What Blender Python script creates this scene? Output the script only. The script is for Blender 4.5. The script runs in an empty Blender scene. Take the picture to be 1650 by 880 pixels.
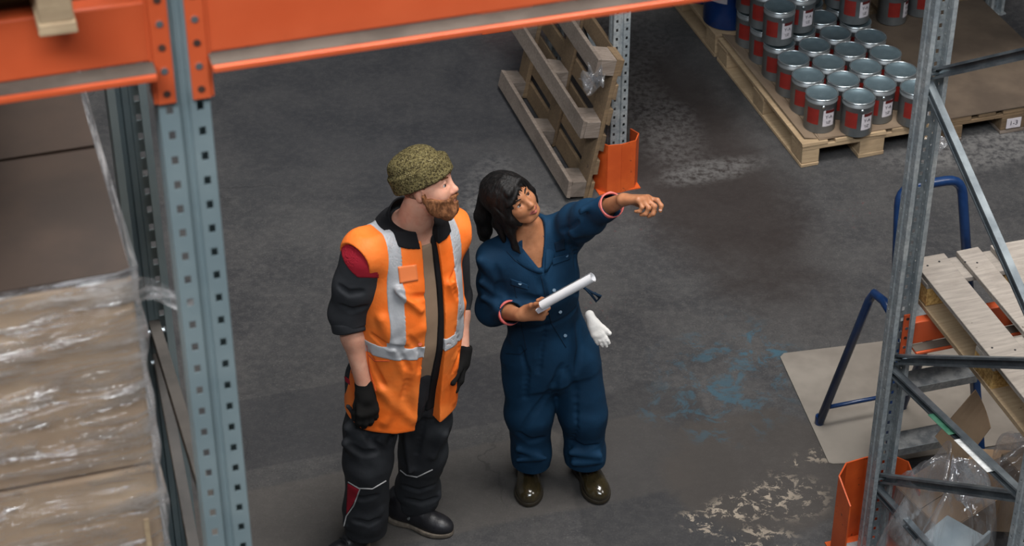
import bpy, bmesh, math, random
import numpy as np
from mathutils import Vector, Matrix, Euler
random.seed(7)
RNG = np.random.RandomState(5)
SC = bpy.context.scene
COL = SC.collection
R = math.radians
# ---------------------------------------------------------------- camera
TILT = R(35); FPX = 3415.0; CAMH = 5.9
cd = bpy.data.cameras.new('camera'); cam = bpy.data.objects.new('camera', cd); COL.objects.link(cam)
cam.location = (0, 0, CAMH); cam.rotation_euler = (R(90) - TILT, 0, 0)
cd.sensor_width = 36; cd.lens = FPX / 1650 * 36; cd.clip_end = 200
cd.dof.use_dof = True; cd.dof.focus_distance = 8.3; cd.dof.aperture_fstop = 6.3
SC.camera = cam
# ---------------------------------------------------------------- light
w = bpy.data.worlds.new('world'); SC.world = w; w.use_nodes = True
bg = w.node_tree.nodes['Background']; bg.inputs[0].default_value = (0.80, 0.88, 1.0, 1); bg.inputs[1].default_value = 0.30
def area(name, loc, target, sx, sy, power, color):
    l = bpy.data.lights.new(name, 'AREA'); l.shape = 'RECTANGLE'; l.size = sx; l.size_y = sy; l.energy = power; l.color = color
    o = bpy.data.objects.new(name, l); COL.objects.link(o); o.location = loc
    o.rotation_euler = (Vector(target) - Vector(loc)).to_track_quat('-Z', 'Y').to_euler()
    return o
area('skylight', (1.8, 6.0, 11.7), (0.6, 6.6, 0), 5, 3.0, 1050, (1.0, 0.97, 0.94))
area('skylight', (-1.5, -2.5, 11.8), (-1.0, 4.5, 2.5), 10, 3.5, 2100, (0.90, 0.95, 1.0))
area('skylight', (7.5, 3.0, 11.5), (0.3, 6.6, 1.2), 3.0, 5.0, 480, (1.0, 0.95, 0.9))
SC.view_settings.view_transform = 'Standard'; SC.view_settings.look = 'None'
SC.view_settings.exposure = 0.35; SC.view_settings.gamma = 1.0
# ---------------------------------------------------------------- helpers
A0 = R(17)
UX = Vector((math.cos(A0), math.sin(A0), 0)); VX = Vector((-math.sin(A0), math.cos(A0), 0))
def uvz(u, v, z=0.0): return UX * u + VX * v + Vector((0, 0, z))
def ray(x, y):
    t = (440 - y) / FPX
    return Vector(((x - 825) / FPX, math.cos(TILT) + t * math.sin(TILT), -math.sin(TILT) + t * math.cos(TILT)))
def atz(x, y, z=0.0):
    d = ray(x, y); return Vector((0, 0, CAMH)) + d * ((z - CAMH) / d.z)
def atY(x, y, Y):
    d = ray(x, y); return Vector((0, 0, CAMH)) + d * (Y / d.y)
def tag(o, label=None, cat=None, group=None, kind=None):
    if label: o['label'] = label
    if cat: o['category'] = cat
    if group: o['group'] = group
    if kind: o['kind'] = kind
    return o
def thing(name, label, cat, loc=(0, 0, 0), rz=0.0, group=None):
    o = bpy.data.objects.new(name, None); COL.objects.link(o); o.empty_display_size = 0.05
    o.location = loc; o.rotation_euler = (0, 0, rz)
    return tag(o, label, cat, group)
def dup(o, parent=None):
    c = o.copy(); COL.objects.link(c); c.parent = parent
    for ch in list(o.children): dup(ch, c)
    return c
def link_mesh(name, verts, faces, mat, parent=None, smooth=False, loc=None, rot=None):
    me = bpy.data.meshes.new(name); me.from_pydata([tuple(v) for v in verts], [], faces); me.update()
    if smooth: me.shade_smooth()
    if mat: me.materials.append(mat)
    o = bpy.data.objects.new(name, me); COL.objects.link(o)
    if parent: o.parent = parent
    if loc is not None: o.location = loc
    if rot is not None: o.rotation_euler = rot
    return o
class MB:
    def __init__(s): s.v = []; s.f = []
    def add(s, vs, fs):
        n = len(s.v); s.v += [tuple(v) for v in vs]; s.f += [tuple(i + n for i in f) for f in fs]; return s
    def box(s, c, d, M=None, jit=0.0, bev=0.0):
        x, y, z = d[0] / 2, d[1] / 2, d[2] / 2
        vs = []
        for sx, sy, sz in ((-1, -1, -1), (1, -1, -1), (1, 1, -1), (-1, 1, -1), (-1, -1, 1), (1, -1, 1), (1, 1, 1), (-1, 1, 1)):
            p = Vector((sx * x + random.uniform(-jit, jit), sy * y + random.uniform(-jit, jit), sz * z + random.uniform(-jit, jit)))
            if M is not None: p = M @ p
            vs.append(p + Vector(c))
        return s.add(vs, [(0, 3, 2, 1), (4, 5, 6, 7), (0, 1, 5, 4), (1, 2, 6, 5), (2, 3, 7, 6), (3, 0, 4, 7)])
    def tube(s, pts, r, n=10, sq=None, up=None, cap=True):
        pts = [Vector(p) for p in pts]; rings = []
        rr = r if isinstance(r, (list, tuple)) else [r] * len(pts)
        ref = Vector(up) if up else Vector((0, 0, 1)); last = None
        for i, p in enumerate(pts):
            a = pts[max(0, i - 1)]; b = pts[min(len(pts) - 1, i + 1)]; t = (b - a).normalized()
            if last is None:
                x = ref.cross(t)
                if x.length < 1e-3: x = Vector((1, 0, 0)).cross(t)
            else: x = last - t * last.dot(t)
            x.normalize(); last = x; y = t.cross(x)
            ring = []
            for k in range(n):
                an = 2 * math.pi * (k + 0.5) / n
                if sq: # rectangular section sq=(w,h)
                    cx = [(-1, -1), (1, -1), (1, 1), (-1, 1)][k]
                    ring.append(p + x * cx[0] * sq[0] / 2 + y * cx[1] * sq[1] / 2)
                else: ring.append(p + x * math.cos(an) * rr[i] + y * math.sin(an) * rr[i])
            rings.append(ring)
        vs = [q for rg in rings for q in rg]; fs = []
        for i in range(len(pts) - 1):
            for k in range(n):
                k2 = (k + 1) % n; fs.append((i * n + k, i * n + k2, (i + 1) * n + k2, (i + 1) * n + k))
        if cap:
            fs.append(tuple(range(n - 1, -1, -1))); fs.append(tuple((len(pts) - 1) * n + k for k in range(n)))
        return s.add(vs, fs)
    def bar(s, a, b, w_, h_, up=(0, 0, 1)): return s.tube([a, b], 1, 4, sq=(w_, h_), up=up)
    def lathe(s, prof, n=32, c=(0, 0, 0), cap=True):
        vs = []; fs = []
        for r, z in prof:
            for k in range(n):
                an = 2 * math.pi * k / n; vs.append((c[0] + r * math.cos(an), c[1] + r * math.sin(an), c[2] + z))
        for i in range(len(prof) - 1):
            for k in range(n):
                k2 = (k + 1) % n; fs.append((i * n + k, i * n + k2, (i + 1) * n + k2, (i + 1) * n + k))
        if cap and prof[0][0] > 1e-5: fs.append(tuple(range(n - 1, -1, -1)))
        if cap and prof[-1][0] > 1e-5: fs.append(tuple((len(prof) - 1) * n + k for k in range(n)))
        return s.add(vs, fs)
    def build(s, name, mat, parent=None, smooth=False, bevel=0.0, solid=0.0, **k):
        o = link_mesh(name, s.v, s.f, mat, parent, smooth, **k)
        if solid:
            bm = bmesh.new(); bm.from_mesh(o.data); bmesh.ops.remove_doubles(bm, verts=bm.verts, dist=1e-5)
            bm.to_mesh(o.data); bm.free()
            m = o.modifiers.new('solid', 'SOLIDIFY'); m.thickness = solid; m.offset = 0
        if bevel:
            m = o.modifiers.new('bevel', 'BEVEL'); m.width = bevel; m.segments = 2; m.limit_method = 'ANGLE'
        return o
# ---------------------------------------------------------------- materials
class NT:
    def __init__(s, name):
        s.m = bpy.data.materials.new(name); s.m.use_nodes = True; s.t = s.m.node_tree
        s.b = s.t.nodes['Principled BSDF']; s.out = s.t.nodes['Material Output']
        s.tc = s.t.nodes.new('ShaderNodeTexCoord')
    def n(s, typ, **k):
        x = s.t.nodes.new(typ)
        for a, b in k.items(): setattr(x, a, b)
        return x
    def put(s, sock, val):
        if hasattr(val, 'is_output') or hasattr(val, 'links'): s.t.links.new(val, sock)
        elif isinstance(val, (tuple, list)): sock.default_value = tuple(val) + ((1,) if len(val) == 3 and len(sock.default_value) == 4 else ())
        else: sock.default_value = val
    def noise(s, scale, detail=4, rough=0.6, co='Object', stretch=None, dist=0.0, off=None):
        x = s.n('ShaderNodeTexNoise'); x.inputs['Scale'].default_value = scale; x.inputs['Detail'].default_value = detail
        x.inputs['Roughness'].default_value = rough; x.inputs['Distortion'].default_value = dist
        src = s.tc.outputs[co]
        if stretch or off:
            mp = s.n('ShaderNodeMapping'); mp.inputs['Scale'].default_value = stretch or (1, 1, 1)
            mp.inputs['Location'].default_value = off or (0, 0, 0)
            s.t.links.new(src, mp.inputs['Vector']); src = mp.outputs[0]
        s.t.links.new(src, x.inputs['Vector']); return x.outputs['Fac']
    def ramp(s, fac, a, b, lo=0.0, hi=1.0):
        x = s.n('ShaderNodeMapRange'); x.interpolation_type = 'SMOOTHSTEP'
        s.put(x.inputs['Value'], fac); x.inputs['From Min'].default_value = a; x.inputs['From Max'].default_value = b
        x.inputs['To Min'].default_value = lo; x.inputs['To Max'].default_value = hi; return x.outputs['Result']
    def math(s, op, a, b=0.0, c=0.0):
        x = s.n('ShaderNodeMath', operation=op); s.put(x.inputs[0], a); s.put(x.inputs[1], b)
        if op in ('MULTIPLY_ADD',): s.put(x.inputs[2], c)
        return x.outputs[0]
    def mix(s, fac, a, b):
        x = s.n('ShaderNodeMix', data_type='RGBA'); s.put(x.inputs[0], fac); s.put(x.inputs[6], a); s.put(x.inputs[7], b); return x.outputs[2]
    def bump(s, h, strength=0.3, dist=0.01):
        x = s.n('ShaderNodeBump'); x.inputs['Strength'].default_value = strength; x.inputs['Distance'].default_value = dist
        s.put(x.inputs['Height'], h); s.t.links.new(x.outputs[0], s.b.inputs['Normal']); return x.outputs[0]
    def set(s, color=None, rough=None, metal=None, spec=None):
        if color is not None: s.put(s.b.inputs['Base Color'], color)
        if rough is not None: s.put(s.b.inputs['Roughness'], rough)
        if metal is not None: s.put(s.b.inputs['Metallic'], metal)
        if spec is not None: s.put(s.b.inputs['Specular IOR Level'], spec)
        return s
def srgb(r, g, b):
    f = lambda c: ((c / 255) / 12.92) if c / 255 <= 0.04045 else (((c / 255) + 0.055) / 1.055) ** 2.4
    return (f(r), f(g), f(b))
def simple(name, c1, c2=None, scale=20, rough=0.6, metal=0.0, bump=0.0, bscale=None, co='Object', lo=0.35, hi=0.65, stretch=None, spec=None, bd=0.004):
    t = NT(name)
    if c2 is None: t.set(c1, rough, metal, spec)
    else:
        f = t.ramp(t.noise(scale, co=co, stretch=stretch), lo, hi); t.set(t.mix(f, c1, c2), rough, metal, spec)
    if bump: t.bump(t.noise(bscale or scale * 2, co=co, stretch=stretch), bump, bd)
    return t.m
M = {}
def build_materials():
    # galvanised steel
    t = NT('galvanised_steel'); f = t.ramp(t.noise(9, 5), 0.35, 0.7); g = t.ramp(t.noise(60, 3), 0.4, 0.62)
    c = t.mix(f, srgb(150, 158, 162), srgb(180, 184, 184)); c = t.mix(t.math('MULTIPLY', g, 0.35), c, srgb(98, 104, 108))
    t.set(c, t.ramp(t.noise(25), 0.3, 0.7, 0.34, 0.55), 0.35); M['steel'] = t.m
    t = NT('blue_grey_coated_steel'); f = t.ramp(t.noise(3, 5), 0.35, 0.7)
    t.set(t.mix(f, srgb(122, 138, 142), srgb(140, 154, 156)), 0.48, 0.25); M['post'] = t.m
    t = NT('dark_strut_steel'); f = t.ramp(t.noise(7, 5), 0.35, 0.7)
    t.set(t.mix(f, srgb(98, 106, 112), srgb(136, 144, 148)), 0.45, 0.6); M['strut'] = t.m
    t = NT('orange_paint'); f = t.ramp(t.noise(2.5, 6), 0.35, 0.7); c = t.mix(f, srgb(190, 80, 42), srgb(204, 92, 52))
    s_ = t.ramp(t.noise(24, 6, 0.75), 0.66, 0.70); c = t.mix(s_, c, srgb(70, 44, 34)); t.set(c, 0.42); M['orange'] = t.m
    t = NT('orange_guard_paint'); c = t.mix(t.ramp(t.noise(6, 6), 0.35, 0.7), srgb(188, 76, 30), srgb(208, 92, 38))
    s_ = t.ramp(t.noise(38, 5, 0.7), 0.64, 0.69); c = t.mix(s_, c, srgb(60, 36, 28)); t.set(c, 0.45); M['guard'] = t.m
    M['dust'] = simple('dusty_ledge', srgb(72, 65, 57), srgb(90, 82, 73), 8, 0.9)
    M['wear'] = simple('worn_mark', srgb(45, 30, 26), srgb(70, 44, 32), 30, 0.9)
    M['strut_dark'] = simple('darker_strut', srgb(66, 64, 62), srgb(88, 84, 80), 6, .5, .4)  # darker strut tone for the near left frame's braces
    # woods
    def wood(name, a, b, dark, st=(1, 14, 14), damp=0.5):
        t = NT(name); g = t.noise(7, 6, 0.65, stretch=st, dist=0.4)
        oi = t.n('ShaderNodeObjectInfo')
        c = t.mix(t.ramp(g, 0.3, 0.7), a, b)
        k = t.ramp(t.noise(3.2, 5, 0.7), 0.45, 0.75); c = t.mix(t.math('MULTIPLY', k, damp), c, dark)
        s_ = t.ramp(t.noise(28, 2), 0.72, 0.76); c = t.mix(s_, c, dark)
        hv = t.n('ShaderNodeHueSaturation'); t.put(hv.inputs['Color'], c); t.put(hv.inputs['Value'], t.math('MULTIPLY_ADD', oi.outputs['Random'], 0.35, 0.82))
        t.set(hv.outputs[0], 0.8); t.bump(t.noise(30, 4, 0.6, stretch=st), 0.35, 0.004); return t.m
    M['wood'] = wood('pallet_wood', srgb(158, 134, 104), srgb(178, 154, 122), srgb(104, 84, 64), damp=0.4)
    M['wood_old'] = wood('weathered_pallet_wood', srgb(104, 92, 82), srgb(130, 118, 108), srgb(64, 54, 48))
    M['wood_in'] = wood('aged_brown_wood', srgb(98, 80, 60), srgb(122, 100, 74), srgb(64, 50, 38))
    M['wood_grey'] = wood('greyed_pallet_wood', srgb(140, 132, 124), srgb(164, 155, 145), srgb(96, 86, 78), st=(1, 9, 9), damp=0.45)
    t = NT('pressed_chip_block'); c = t.mix(t.ramp(t.noise(70, 4, 0.7), 0.35, 0.65), srgb(150, 112, 60), srgb(206, 168, 104)); t.set(c, 0.85)
    t.bump(t.noise(90, 3), 0.5, 0.004); M['chip'] = t.m
    t = NT('cardboard'); c = t.mix(t.ramp(t.noise(3, 5), 0.35, 0.7), srgb(150, 124, 98), srgb(170, 144, 116)); t.set(c, 0.85)
    t.bump(t.noise(4, 3), 0.15, 0.02); M['card'] = t.m
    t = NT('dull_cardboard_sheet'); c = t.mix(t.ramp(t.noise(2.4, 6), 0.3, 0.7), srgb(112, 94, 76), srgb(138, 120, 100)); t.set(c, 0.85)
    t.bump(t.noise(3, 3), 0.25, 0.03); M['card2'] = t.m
    M['card_in_shade'] = simple('shade_darkened_cardboard', srgb(78, 66, 55), srgb(98, 84, 70), 2.6, .85, bump=.2, bscale=4)  # darkened cardboard copy: shade of the far bay is in the colour
    M['drum'] = simple('blue_drum_paint', srgb(8, 54, 120), srgb(14, 68, 138), 6, 0.3, spec=0.6)
    M['drum_seam'] = simple('drum_seam_grey', srgb(52, 66, 84), srgb(70, 80, 92), 20, 0.5)
    t = NT('tin_can_steel'); t.set(t.mix(t.ramp(t.noise(6, 3), 0.3, 0.7), srgb(112, 116, 118), srgb(136, 140, 141)), 0.42, 0.4); M['can'] = t.m
    t = NT('bright_rim_steel'); t.set(srgb(190, 200, 204), 0.25, 0.9); M['rim'] = t.m
    t = NT('lid_steel'); t.set(t.mix(t.ramp(t.noise(9, 3), 0.3, 0.7), srgb(92, 110, 118), srgb(112, 130, 137)), 0.45, 0.5); M['lid'] = t.m
    M['red'] = simple('dark_red_label', srgb(122, 30, 24), srgb(140, 38, 30), 8, 0.5)
    M['maroon'] = simple('maroon_header', srgb(82, 20, 20), None, rough=0.5)
    M['label'] = simple('paper_label', srgb(186, 180, 186), srgb(200, 194, 198), 30, 0.7)
    M['ink'] = simple('printed_ink', srgb(40, 38, 46), None, rough=0.7)
    M['greenpaint'] = simple('green_paint_patch', srgb(48, 98, 76), srgb(74, 120, 98), 20, 0.5)
    M['whitetape'] = simple('torn_white_tape', srgb(196, 198, 196), srgb(232, 232, 230), 40, 0.5, bump=0.6)
    M['blue'] = simple('blue_ladder_enamel', srgb(14, 42, 82), srgb(24, 54, 98), 14, 0.3, spec=0.6)
    M['tread'] = simple('scuffed_aluminium_tread', srgb(104, 108, 112), srgb(146, 148, 148), 22, 0.4, 0.5, bump=0.4, bscale=60)
    M['sheet'] = simple('painted_hardboard_sheet', srgb(112, 105, 97), srgb(134, 127, 118), 2.4, 0.85, bump=0.15, bscale=8)
    M['rubber'] = simple('black_rubber', srgb(28, 28, 30), None, rough=0.7)
    M['white'] = simple('white_plastic', srgb(226, 226, 224), None, rough=0.4)
    M['paleblue'] = simple('pale_blue_foam', srgb(170, 186, 194), srgb(196, 208, 212), 5, 0.6)
    M['card_light'] = simple('light_tan_cardboard', srgb(150, 124, 98), srgb(168, 142, 114), 4, .8)
    M['card_shaded'] = simple('shaded_top_cardboard', srgb(44, 33, 26), srgb(58, 44, 35), 4, .7)  # cardboard with shade put into its colour, for the wrapped load's top
    # stretch film: clear sheet with glossy wrinkles
    def film(name, tint, amt, sc, st=(1, 1, 1), bs=0.9, gm=0.5, tf=0.5):
        t = NT(name); t.t.nodes.remove(t.b)
        tr = t.n('ShaderNodeBsdfTransparent'); tr.inputs[0].default_value = (0.96, 0.96, 0.97, 1)
        gl = t.n('ShaderNodeBsdfGlossy'); gl.inputs['Roughness'].default_value = 0.14; gl.inputs['Color'].default_value = (1, 1, 1, 1)
        df = t.n('ShaderNodeBsdfTranslucent'); df.inputs[0].default_value = tint + (1,)
        d2 = t.n('ShaderNodeBsdfDiffuse'); d2.inputs[0].default_value = tint + (1,)
        h = t.noise(sc, 5, 0.6, stretch=st, dist=1.2)
        bp = t.n('ShaderNodeBump'); bp.inputs['Strength'].default_value = bs; bp.inputs['Distance'].default_value = 0.02
        t.put(bp.inputs['Height'], h)
        for x in (gl, df, d2): t.t.links.new(bp.outputs[0], x.inputs['Normal'])
        m1 = t.n('ShaderNodeMixShader'); m1.inputs[0].default_value = tf; t.t.links.new(df.outputs[0], m1.inputs[1]); t.t.links.new(d2.outputs[0], m1.inputs[2])
        m2 = t.n('ShaderNodeMixShader'); m2.inputs[0].default_value = gm; t.t.links.new(m1.outputs[0], m2.inputs[1]); t.t.links.new(gl.outputs[0], m2.inputs[2])
        m3 = t.n('ShaderNodeMixShader'); f = t.ramp(t.noise(sc * 0.8, 6, 0.7, stretch=st, dist=1.5, off=(3, 1, 2)), 0.42, 0.66, amt[0], amt[1])
        t.put(m3.inputs[0], f); t.t.links.new(tr.outputs[0], m3.inputs[1]); t.t.links.new(m2.outputs[0], m3.inputs[2])
        t.t.links.new(m3.outputs[0], t.out.inputs[0]); return t.m
    M['film'] = film('clear_stretch_film', (0.75, 0.77, 0.8), (0.12, 0.75), 6, (1, 1, 0.3))
    M['wrap'] = film('pallet_stretch_wrap', (0.90, 0.94, 1.0), (0.14, 1.0), 4.2, (1, 1, 5.0), 1.0, 0.28, 0.10)
build_materials()
# ---------------------------------------------------------------- floor
def blob(t, co, c, rx, ry, ang=0.0, soft=0.25, warp=None, wamt=0.3, box=False):
    """soft elliptical mask around world point c (floor object sits at the origin)"""
    mp = t.n('ShaderNodeMapping', vector_type='TEXTURE'); mp.inputs['Location'].default_value = (c[0], c[1], 0)
    mp.inputs['Rotation'].default_value = (0, 0, ang); mp.inputs['Scale'].default_value = (rx, ry, 1)
    t.t.links.new(co, mp.inputs['Vector']); ln = t.n('ShaderNodeVectorMath', operation='LENGTH'); t.t.links.new(mp.outputs[0], ln.inputs[0])
    v = ln.outputs['Value']
    if box:
        sx = t.n('ShaderNodeSeparateXYZ'); t.t.links.new(mp.outputs[0], sx.inputs[0])
        v = t.math('MAXIMUM', t.math('ABSOLUTE', sx.outputs[0]), t.math('ABSOLUTE', sx.outputs[1]))
    if warp is not None: v = t.math('MULTIPLY_ADD', warp, wamt, v)
    return t.ramp(v, 1.0 + soft, 1.0 - soft, 0.0, 1.0)
t = NT('worn_concrete'); co = t.tc.outputs['Object']
big = t.noise(0.55, 5, 0.55); mid = t.noise(2.6, 6, 0.65, dist=0.3); fine = t.noise(26, 5, 0.7); grit = t.noise(120, 2, 0.5)
c = t.mix(t.ramp(big, 0.32, 0.68), srgb(66, 66, 69), srgb(82, 82, 83))
c = t.mix(t.math('MULTIPLY', t.ramp(mid, 0.38, 0.66), 0.55), c, srgb(98, 96, 95))
c = t.mix(t.math('MULTIPLY', t.ramp(fine, 0.42, 0.66), 0.35), c, srgb(112, 110, 108))
c = t.mix(t.math('MULTIPLY', t.ramp(grit, 0.60, 0.72), 0.35), c, srgb(140, 136, 130))
c = t.mix(t.math('MULTIPLY', t.ramp(grit, 0.40, 0.30), 0.4), c, srgb(40, 40, 42))
wp = t.math('SUBTRACT', mid, 0.5)
# old repair patches with crisp edges: darker band across the aisle, dark patch, paler apron in front
P1 = atz(600, 690); P2 = atz(1000, 640)
m = blob(t, co, (P1.x - 0.15, P1.y + 0.08), 1.2, 0.24, R(17), 0.03, wp, 0.10, True); c = t.mix(t.math('MULTIPLY', m, 0.42), c, srgb(58, 59, 64))
Q = atz(560, 800); m = blob(t, co, (Q.x, Q.y - 0.1), 1.5, 0.26, R(17), 0.06, wp, 0.3, True); c = t.mix(t.math('MULTIPLY', m, 0.45), c, srgb(112, 106, 100))
Q = atz(1060, 770); m = blob(t, co, (Q.x, Q.y), 0.36, 0.62, R(12), 0.05, wp, 0.9, True); c = t.mix(t.math('MULTIPLY', m, 0.42), c, srgb(54, 54, 56))
Q = atz(1230, 760); m = blob(t, co, (Q.x, Q.y), 0.42, 0.42, R(0), 0.12, wp, 0.9); c = t.mix(t.math('MULTIPLY', m, 0.7), c, srgb(88, 82, 77))
Q = atz(1100, 240); m = blob(t, co, (Q.x, Q.y), 0.42, 1.5, R(17), 0.4, wp, 0.8); c = t.mix(t.math('MULTIPLY', m, 0.75), c, srgb(56, 46, 42))
Q = atz(620, 160); m = blob(t, co, (Q.x, Q.y), 1.1, 1.0, R(0), 0.5, wp, 0.8); c = t.mix(t.math('MULTIPLY', m, 0.5), c, srgb(52, 54, 60))
# pale dusty scuffs
for (x, y, rx, ry, an, st) in ((1150, 275, 0.28, 0.09, 20, .5), (790, 300, 0.13, 0.30, -10, .22), (1590, 235, .5, .16, 17, .6), (1000, 60, .25, .35, 0, .25), (820, 340, .2, .12, 0, .4), (1050, 180, .18, .5, 15, .35)):
    Q = atz(x, y); m = blob(t, co, (Q.x, Q.y), rx, ry, R(an), 0.5, wp, 1.4)
    c = t.mix(t.math('MULTIPLY', t.math('MULTIPLY', m, t.ramp(fine, 0.35, 0.6)), st), c, srgb(150, 148, 146))
# blue spilled paint
bl = t.ramp(t.noise(7.5, 7, 0.72, dist=0.6), 0.50, 0.60)
for (x, y, rx, ry, st) in ((1185, 590, .30, .34, .75), (1130, 650, .26, .16, .5), (1225, 560, .12, .14, .8), (1160, 690, .16, .12, .55), (1080, 660, .14, .08, .35)):
    Q = atz(x, y); m = blob(t, co, (Q.x, Q.y), rx, ry, 0, 0.4, wp, 1.2)
    c = t.mix(t.math('MULTIPLY', t.math('MULTIPLY', m, bl), st * .62), c, srgb(66, 112, 132))
# flaked pale patch
fl = t.ramp(t.noise(17, 6, 0.75, dist=0.5, off=(4, 2, 0)), 0.53, 0.56)
for (x, y, rx, ry, an, st) in ((1200, 815, .22, .085, 25, .95), (1130, 845, .10, .06, -30, .9), (1270, 800, .16, .14, 0, .55), (1220, 870, .16, .08, 0, .75), (1330, 735, .12, .05, 0, .6), (1285, 745, .05, .03, 0, .8)):
    Q = atz(x, y); m = blob(t, co, (Q.x, Q.y), rx, ry, R(an), 0.35, wp, 1.0)
    c = t.mix(t.math('MULTIPLY', t.math('MULTIPLY', m, fl), st), c, srgb(190, 176, 158))
# red scuffs
rd = t.ramp(t.noise(30, 4, 0.7, off=(9, 0, 0)), 0.62, 0.68)
for (x, y) in ((1020, 370), (975, 490), (1380, 345)):
    Q = atz(x, y); m = blob(t, co, (Q.x, Q.y), .12, .12, 0, 0.4); c = t.mix(t.math('MULTIPLY', t.math('MULTIPLY', m, rd), .5), c, srgb(130, 60, 62))
# hairline cracks
vo = t.n('ShaderNodeTexVoronoi', feature='DISTANCE_TO_EDGE'); vo.inputs['Scale'].default_value = 0.9
nz = t.n('ShaderNodeTexNoise'); nz.inputs['Scale'].default_value = 3.0; nz.inputs['Detail'].default_value = 5; t.t.links.new(co, nz.inputs['Vector'])
va = t.n('ShaderNodeVectorMath', operation='MULTIPLY_ADD'); t.t.links.new(nz.outputs['Color'], va.inputs[0]); va.inputs[1].default_value = (.5, .5, .5); t.t.links.new(co, va.inputs[2])
t.t.links.new(va.outputs[0], vo.inputs['Vector'])
ck = t.math('MULTIPLY', t.ramp(vo.outputs['Distance'], 0.008, 0.002), t.ramp(big, 0.5, 0.62)); c = t.mix(t.math('MULTIPLY', ck, 0.35), c, srgb(34, 34, 36))
hvf = t.n('ShaderNodeHueSaturation'); t.put(hvf.inputs['Color'], c); hvf.inputs['Value'].default_value = 0.61; c = hvf.outputs[0]
t.set(c, t.ramp(mid, 0.3, 0.7, 0.62, 0.85), 0.0, 0.3)
hb = t.math('ADD', t.math('MULTIPLY', fine, 0.6), t.math('MULTIPLY', grit, 0.25)); t.bump(hb, 0.35, 0.008)
fo = link_mesh('floor', [(-12, -12, 0), (14, -12, 0), (14, 24, 0), (-12, 24, 0)], [(0, 1, 2, 3)], t.m); tag(fo, kind='structure')

wm = simple('painted_wall', srgb(120, 124, 128), srgb(136, 138, 140), 1.5, 0.9); cm = simple('dark_ceiling', srgb(96, 98, 102), srgb(110, 112, 114), 1.0, 0.9)
for nm_, c_, d_ in (('wall_back', (1, 24.1, 6), (26, .2, 12)), ('wall_front', (1, -12.1, 6), (26, .2, 12)), ('wall_left', (-12.1, 6, 6), (.2, 36, 12)), ('wall_right', (14.1, 6, 6), (.2, 36, 12))):
    tag(MB().box(c_, d_).build(nm_, wm), kind='structure')
tag(MB().box((1, 6, 12.1), (26, 36, .2)).build('ceiling', cm), kind='structure')
# ================================================================ racking
PITCH = 0.05
PROF = [(-.026, .07), (-.0425, .07), (-.0425, .044), (-.0385, .038), (-.0385, .033), (-.0425, .027), (-.0425, 0), (-.0095, 0), (-.006, .009), (.006, .009), (.0095, 0), (.0425, 0), (.0425, .027), (.0385, .033), (.0385, .038), (.0425, .044), (.0425, .07), (.026, .07)]
def post_mesh(z0, z1, first=0.0, prof=PROF):
    """folded steel upright, real punched holes; local x across the face, y into the depth (face at y=0)"""
    mb = MB(); n = int((z1 - z0) / PITCH)
    for i in range(len(prof) - 1):
        a = Vector((*prof[i], 0)); b = Vector((*prof[i + 1], 0)); L = (b - a).length
        face = abs(a.y) < 1e-6 and abs(b.y) < 1e-6
        side = abs(a.x - b.x) < 1e-6 and L > .024
        if face: hw, hh, cf = .0058, .0085, .5
        elif side: hw, hh, cf = .0030, .0045, .5
        else:
            mb.add([a + Vector((0, 0, z0)), b + Vector((0, 0, z0)), b + Vector((0, 0, z1)), a + Vector((0, 0, z1))], [(0, 1, 2, 3)]); continue
        us = [0, cf - hw / L, cf + hw / L, 1]
        for k in range(n):
            zc = z0 + (k + .5) * PITCH + (0.025 if side else 0); zb = z0 + k * PITCH + (0.025 if side else 0)
            if zb + PITCH > z1: 
                zs = [zb, z1]; mb.add([a + Vector((0, 0, zb)), b + Vector((0, 0, zb)), b + Vector((0, 0, z1)), a + Vector((0, 0, z1))], [(0, 1, 2, 3)]); continue
            zs = [zb, zc - hh, zc + hh, zb + PITCH]
            vs = [a.lerp(b, q) + Vector((0, 0, zz)) for zz in zs for q in us]
            mb.add(vs, [(r * 4 + c_, r * 4 + c_ + 1, r * 4 + c_ + 5, r * 4 + c_ + 4) for r in range(3) for c_ in range(3) if not (r == 1 and c_ == 1)])
        if side: mb.add([a + Vector((0, 0, z0)), b + Vector((0, 0, z0)), b + Vector((0, 0, z0 + .025)), a + Vector((0, 0, z0 + .025))], [(0, 1, 2, 3)])
    return mb
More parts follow.
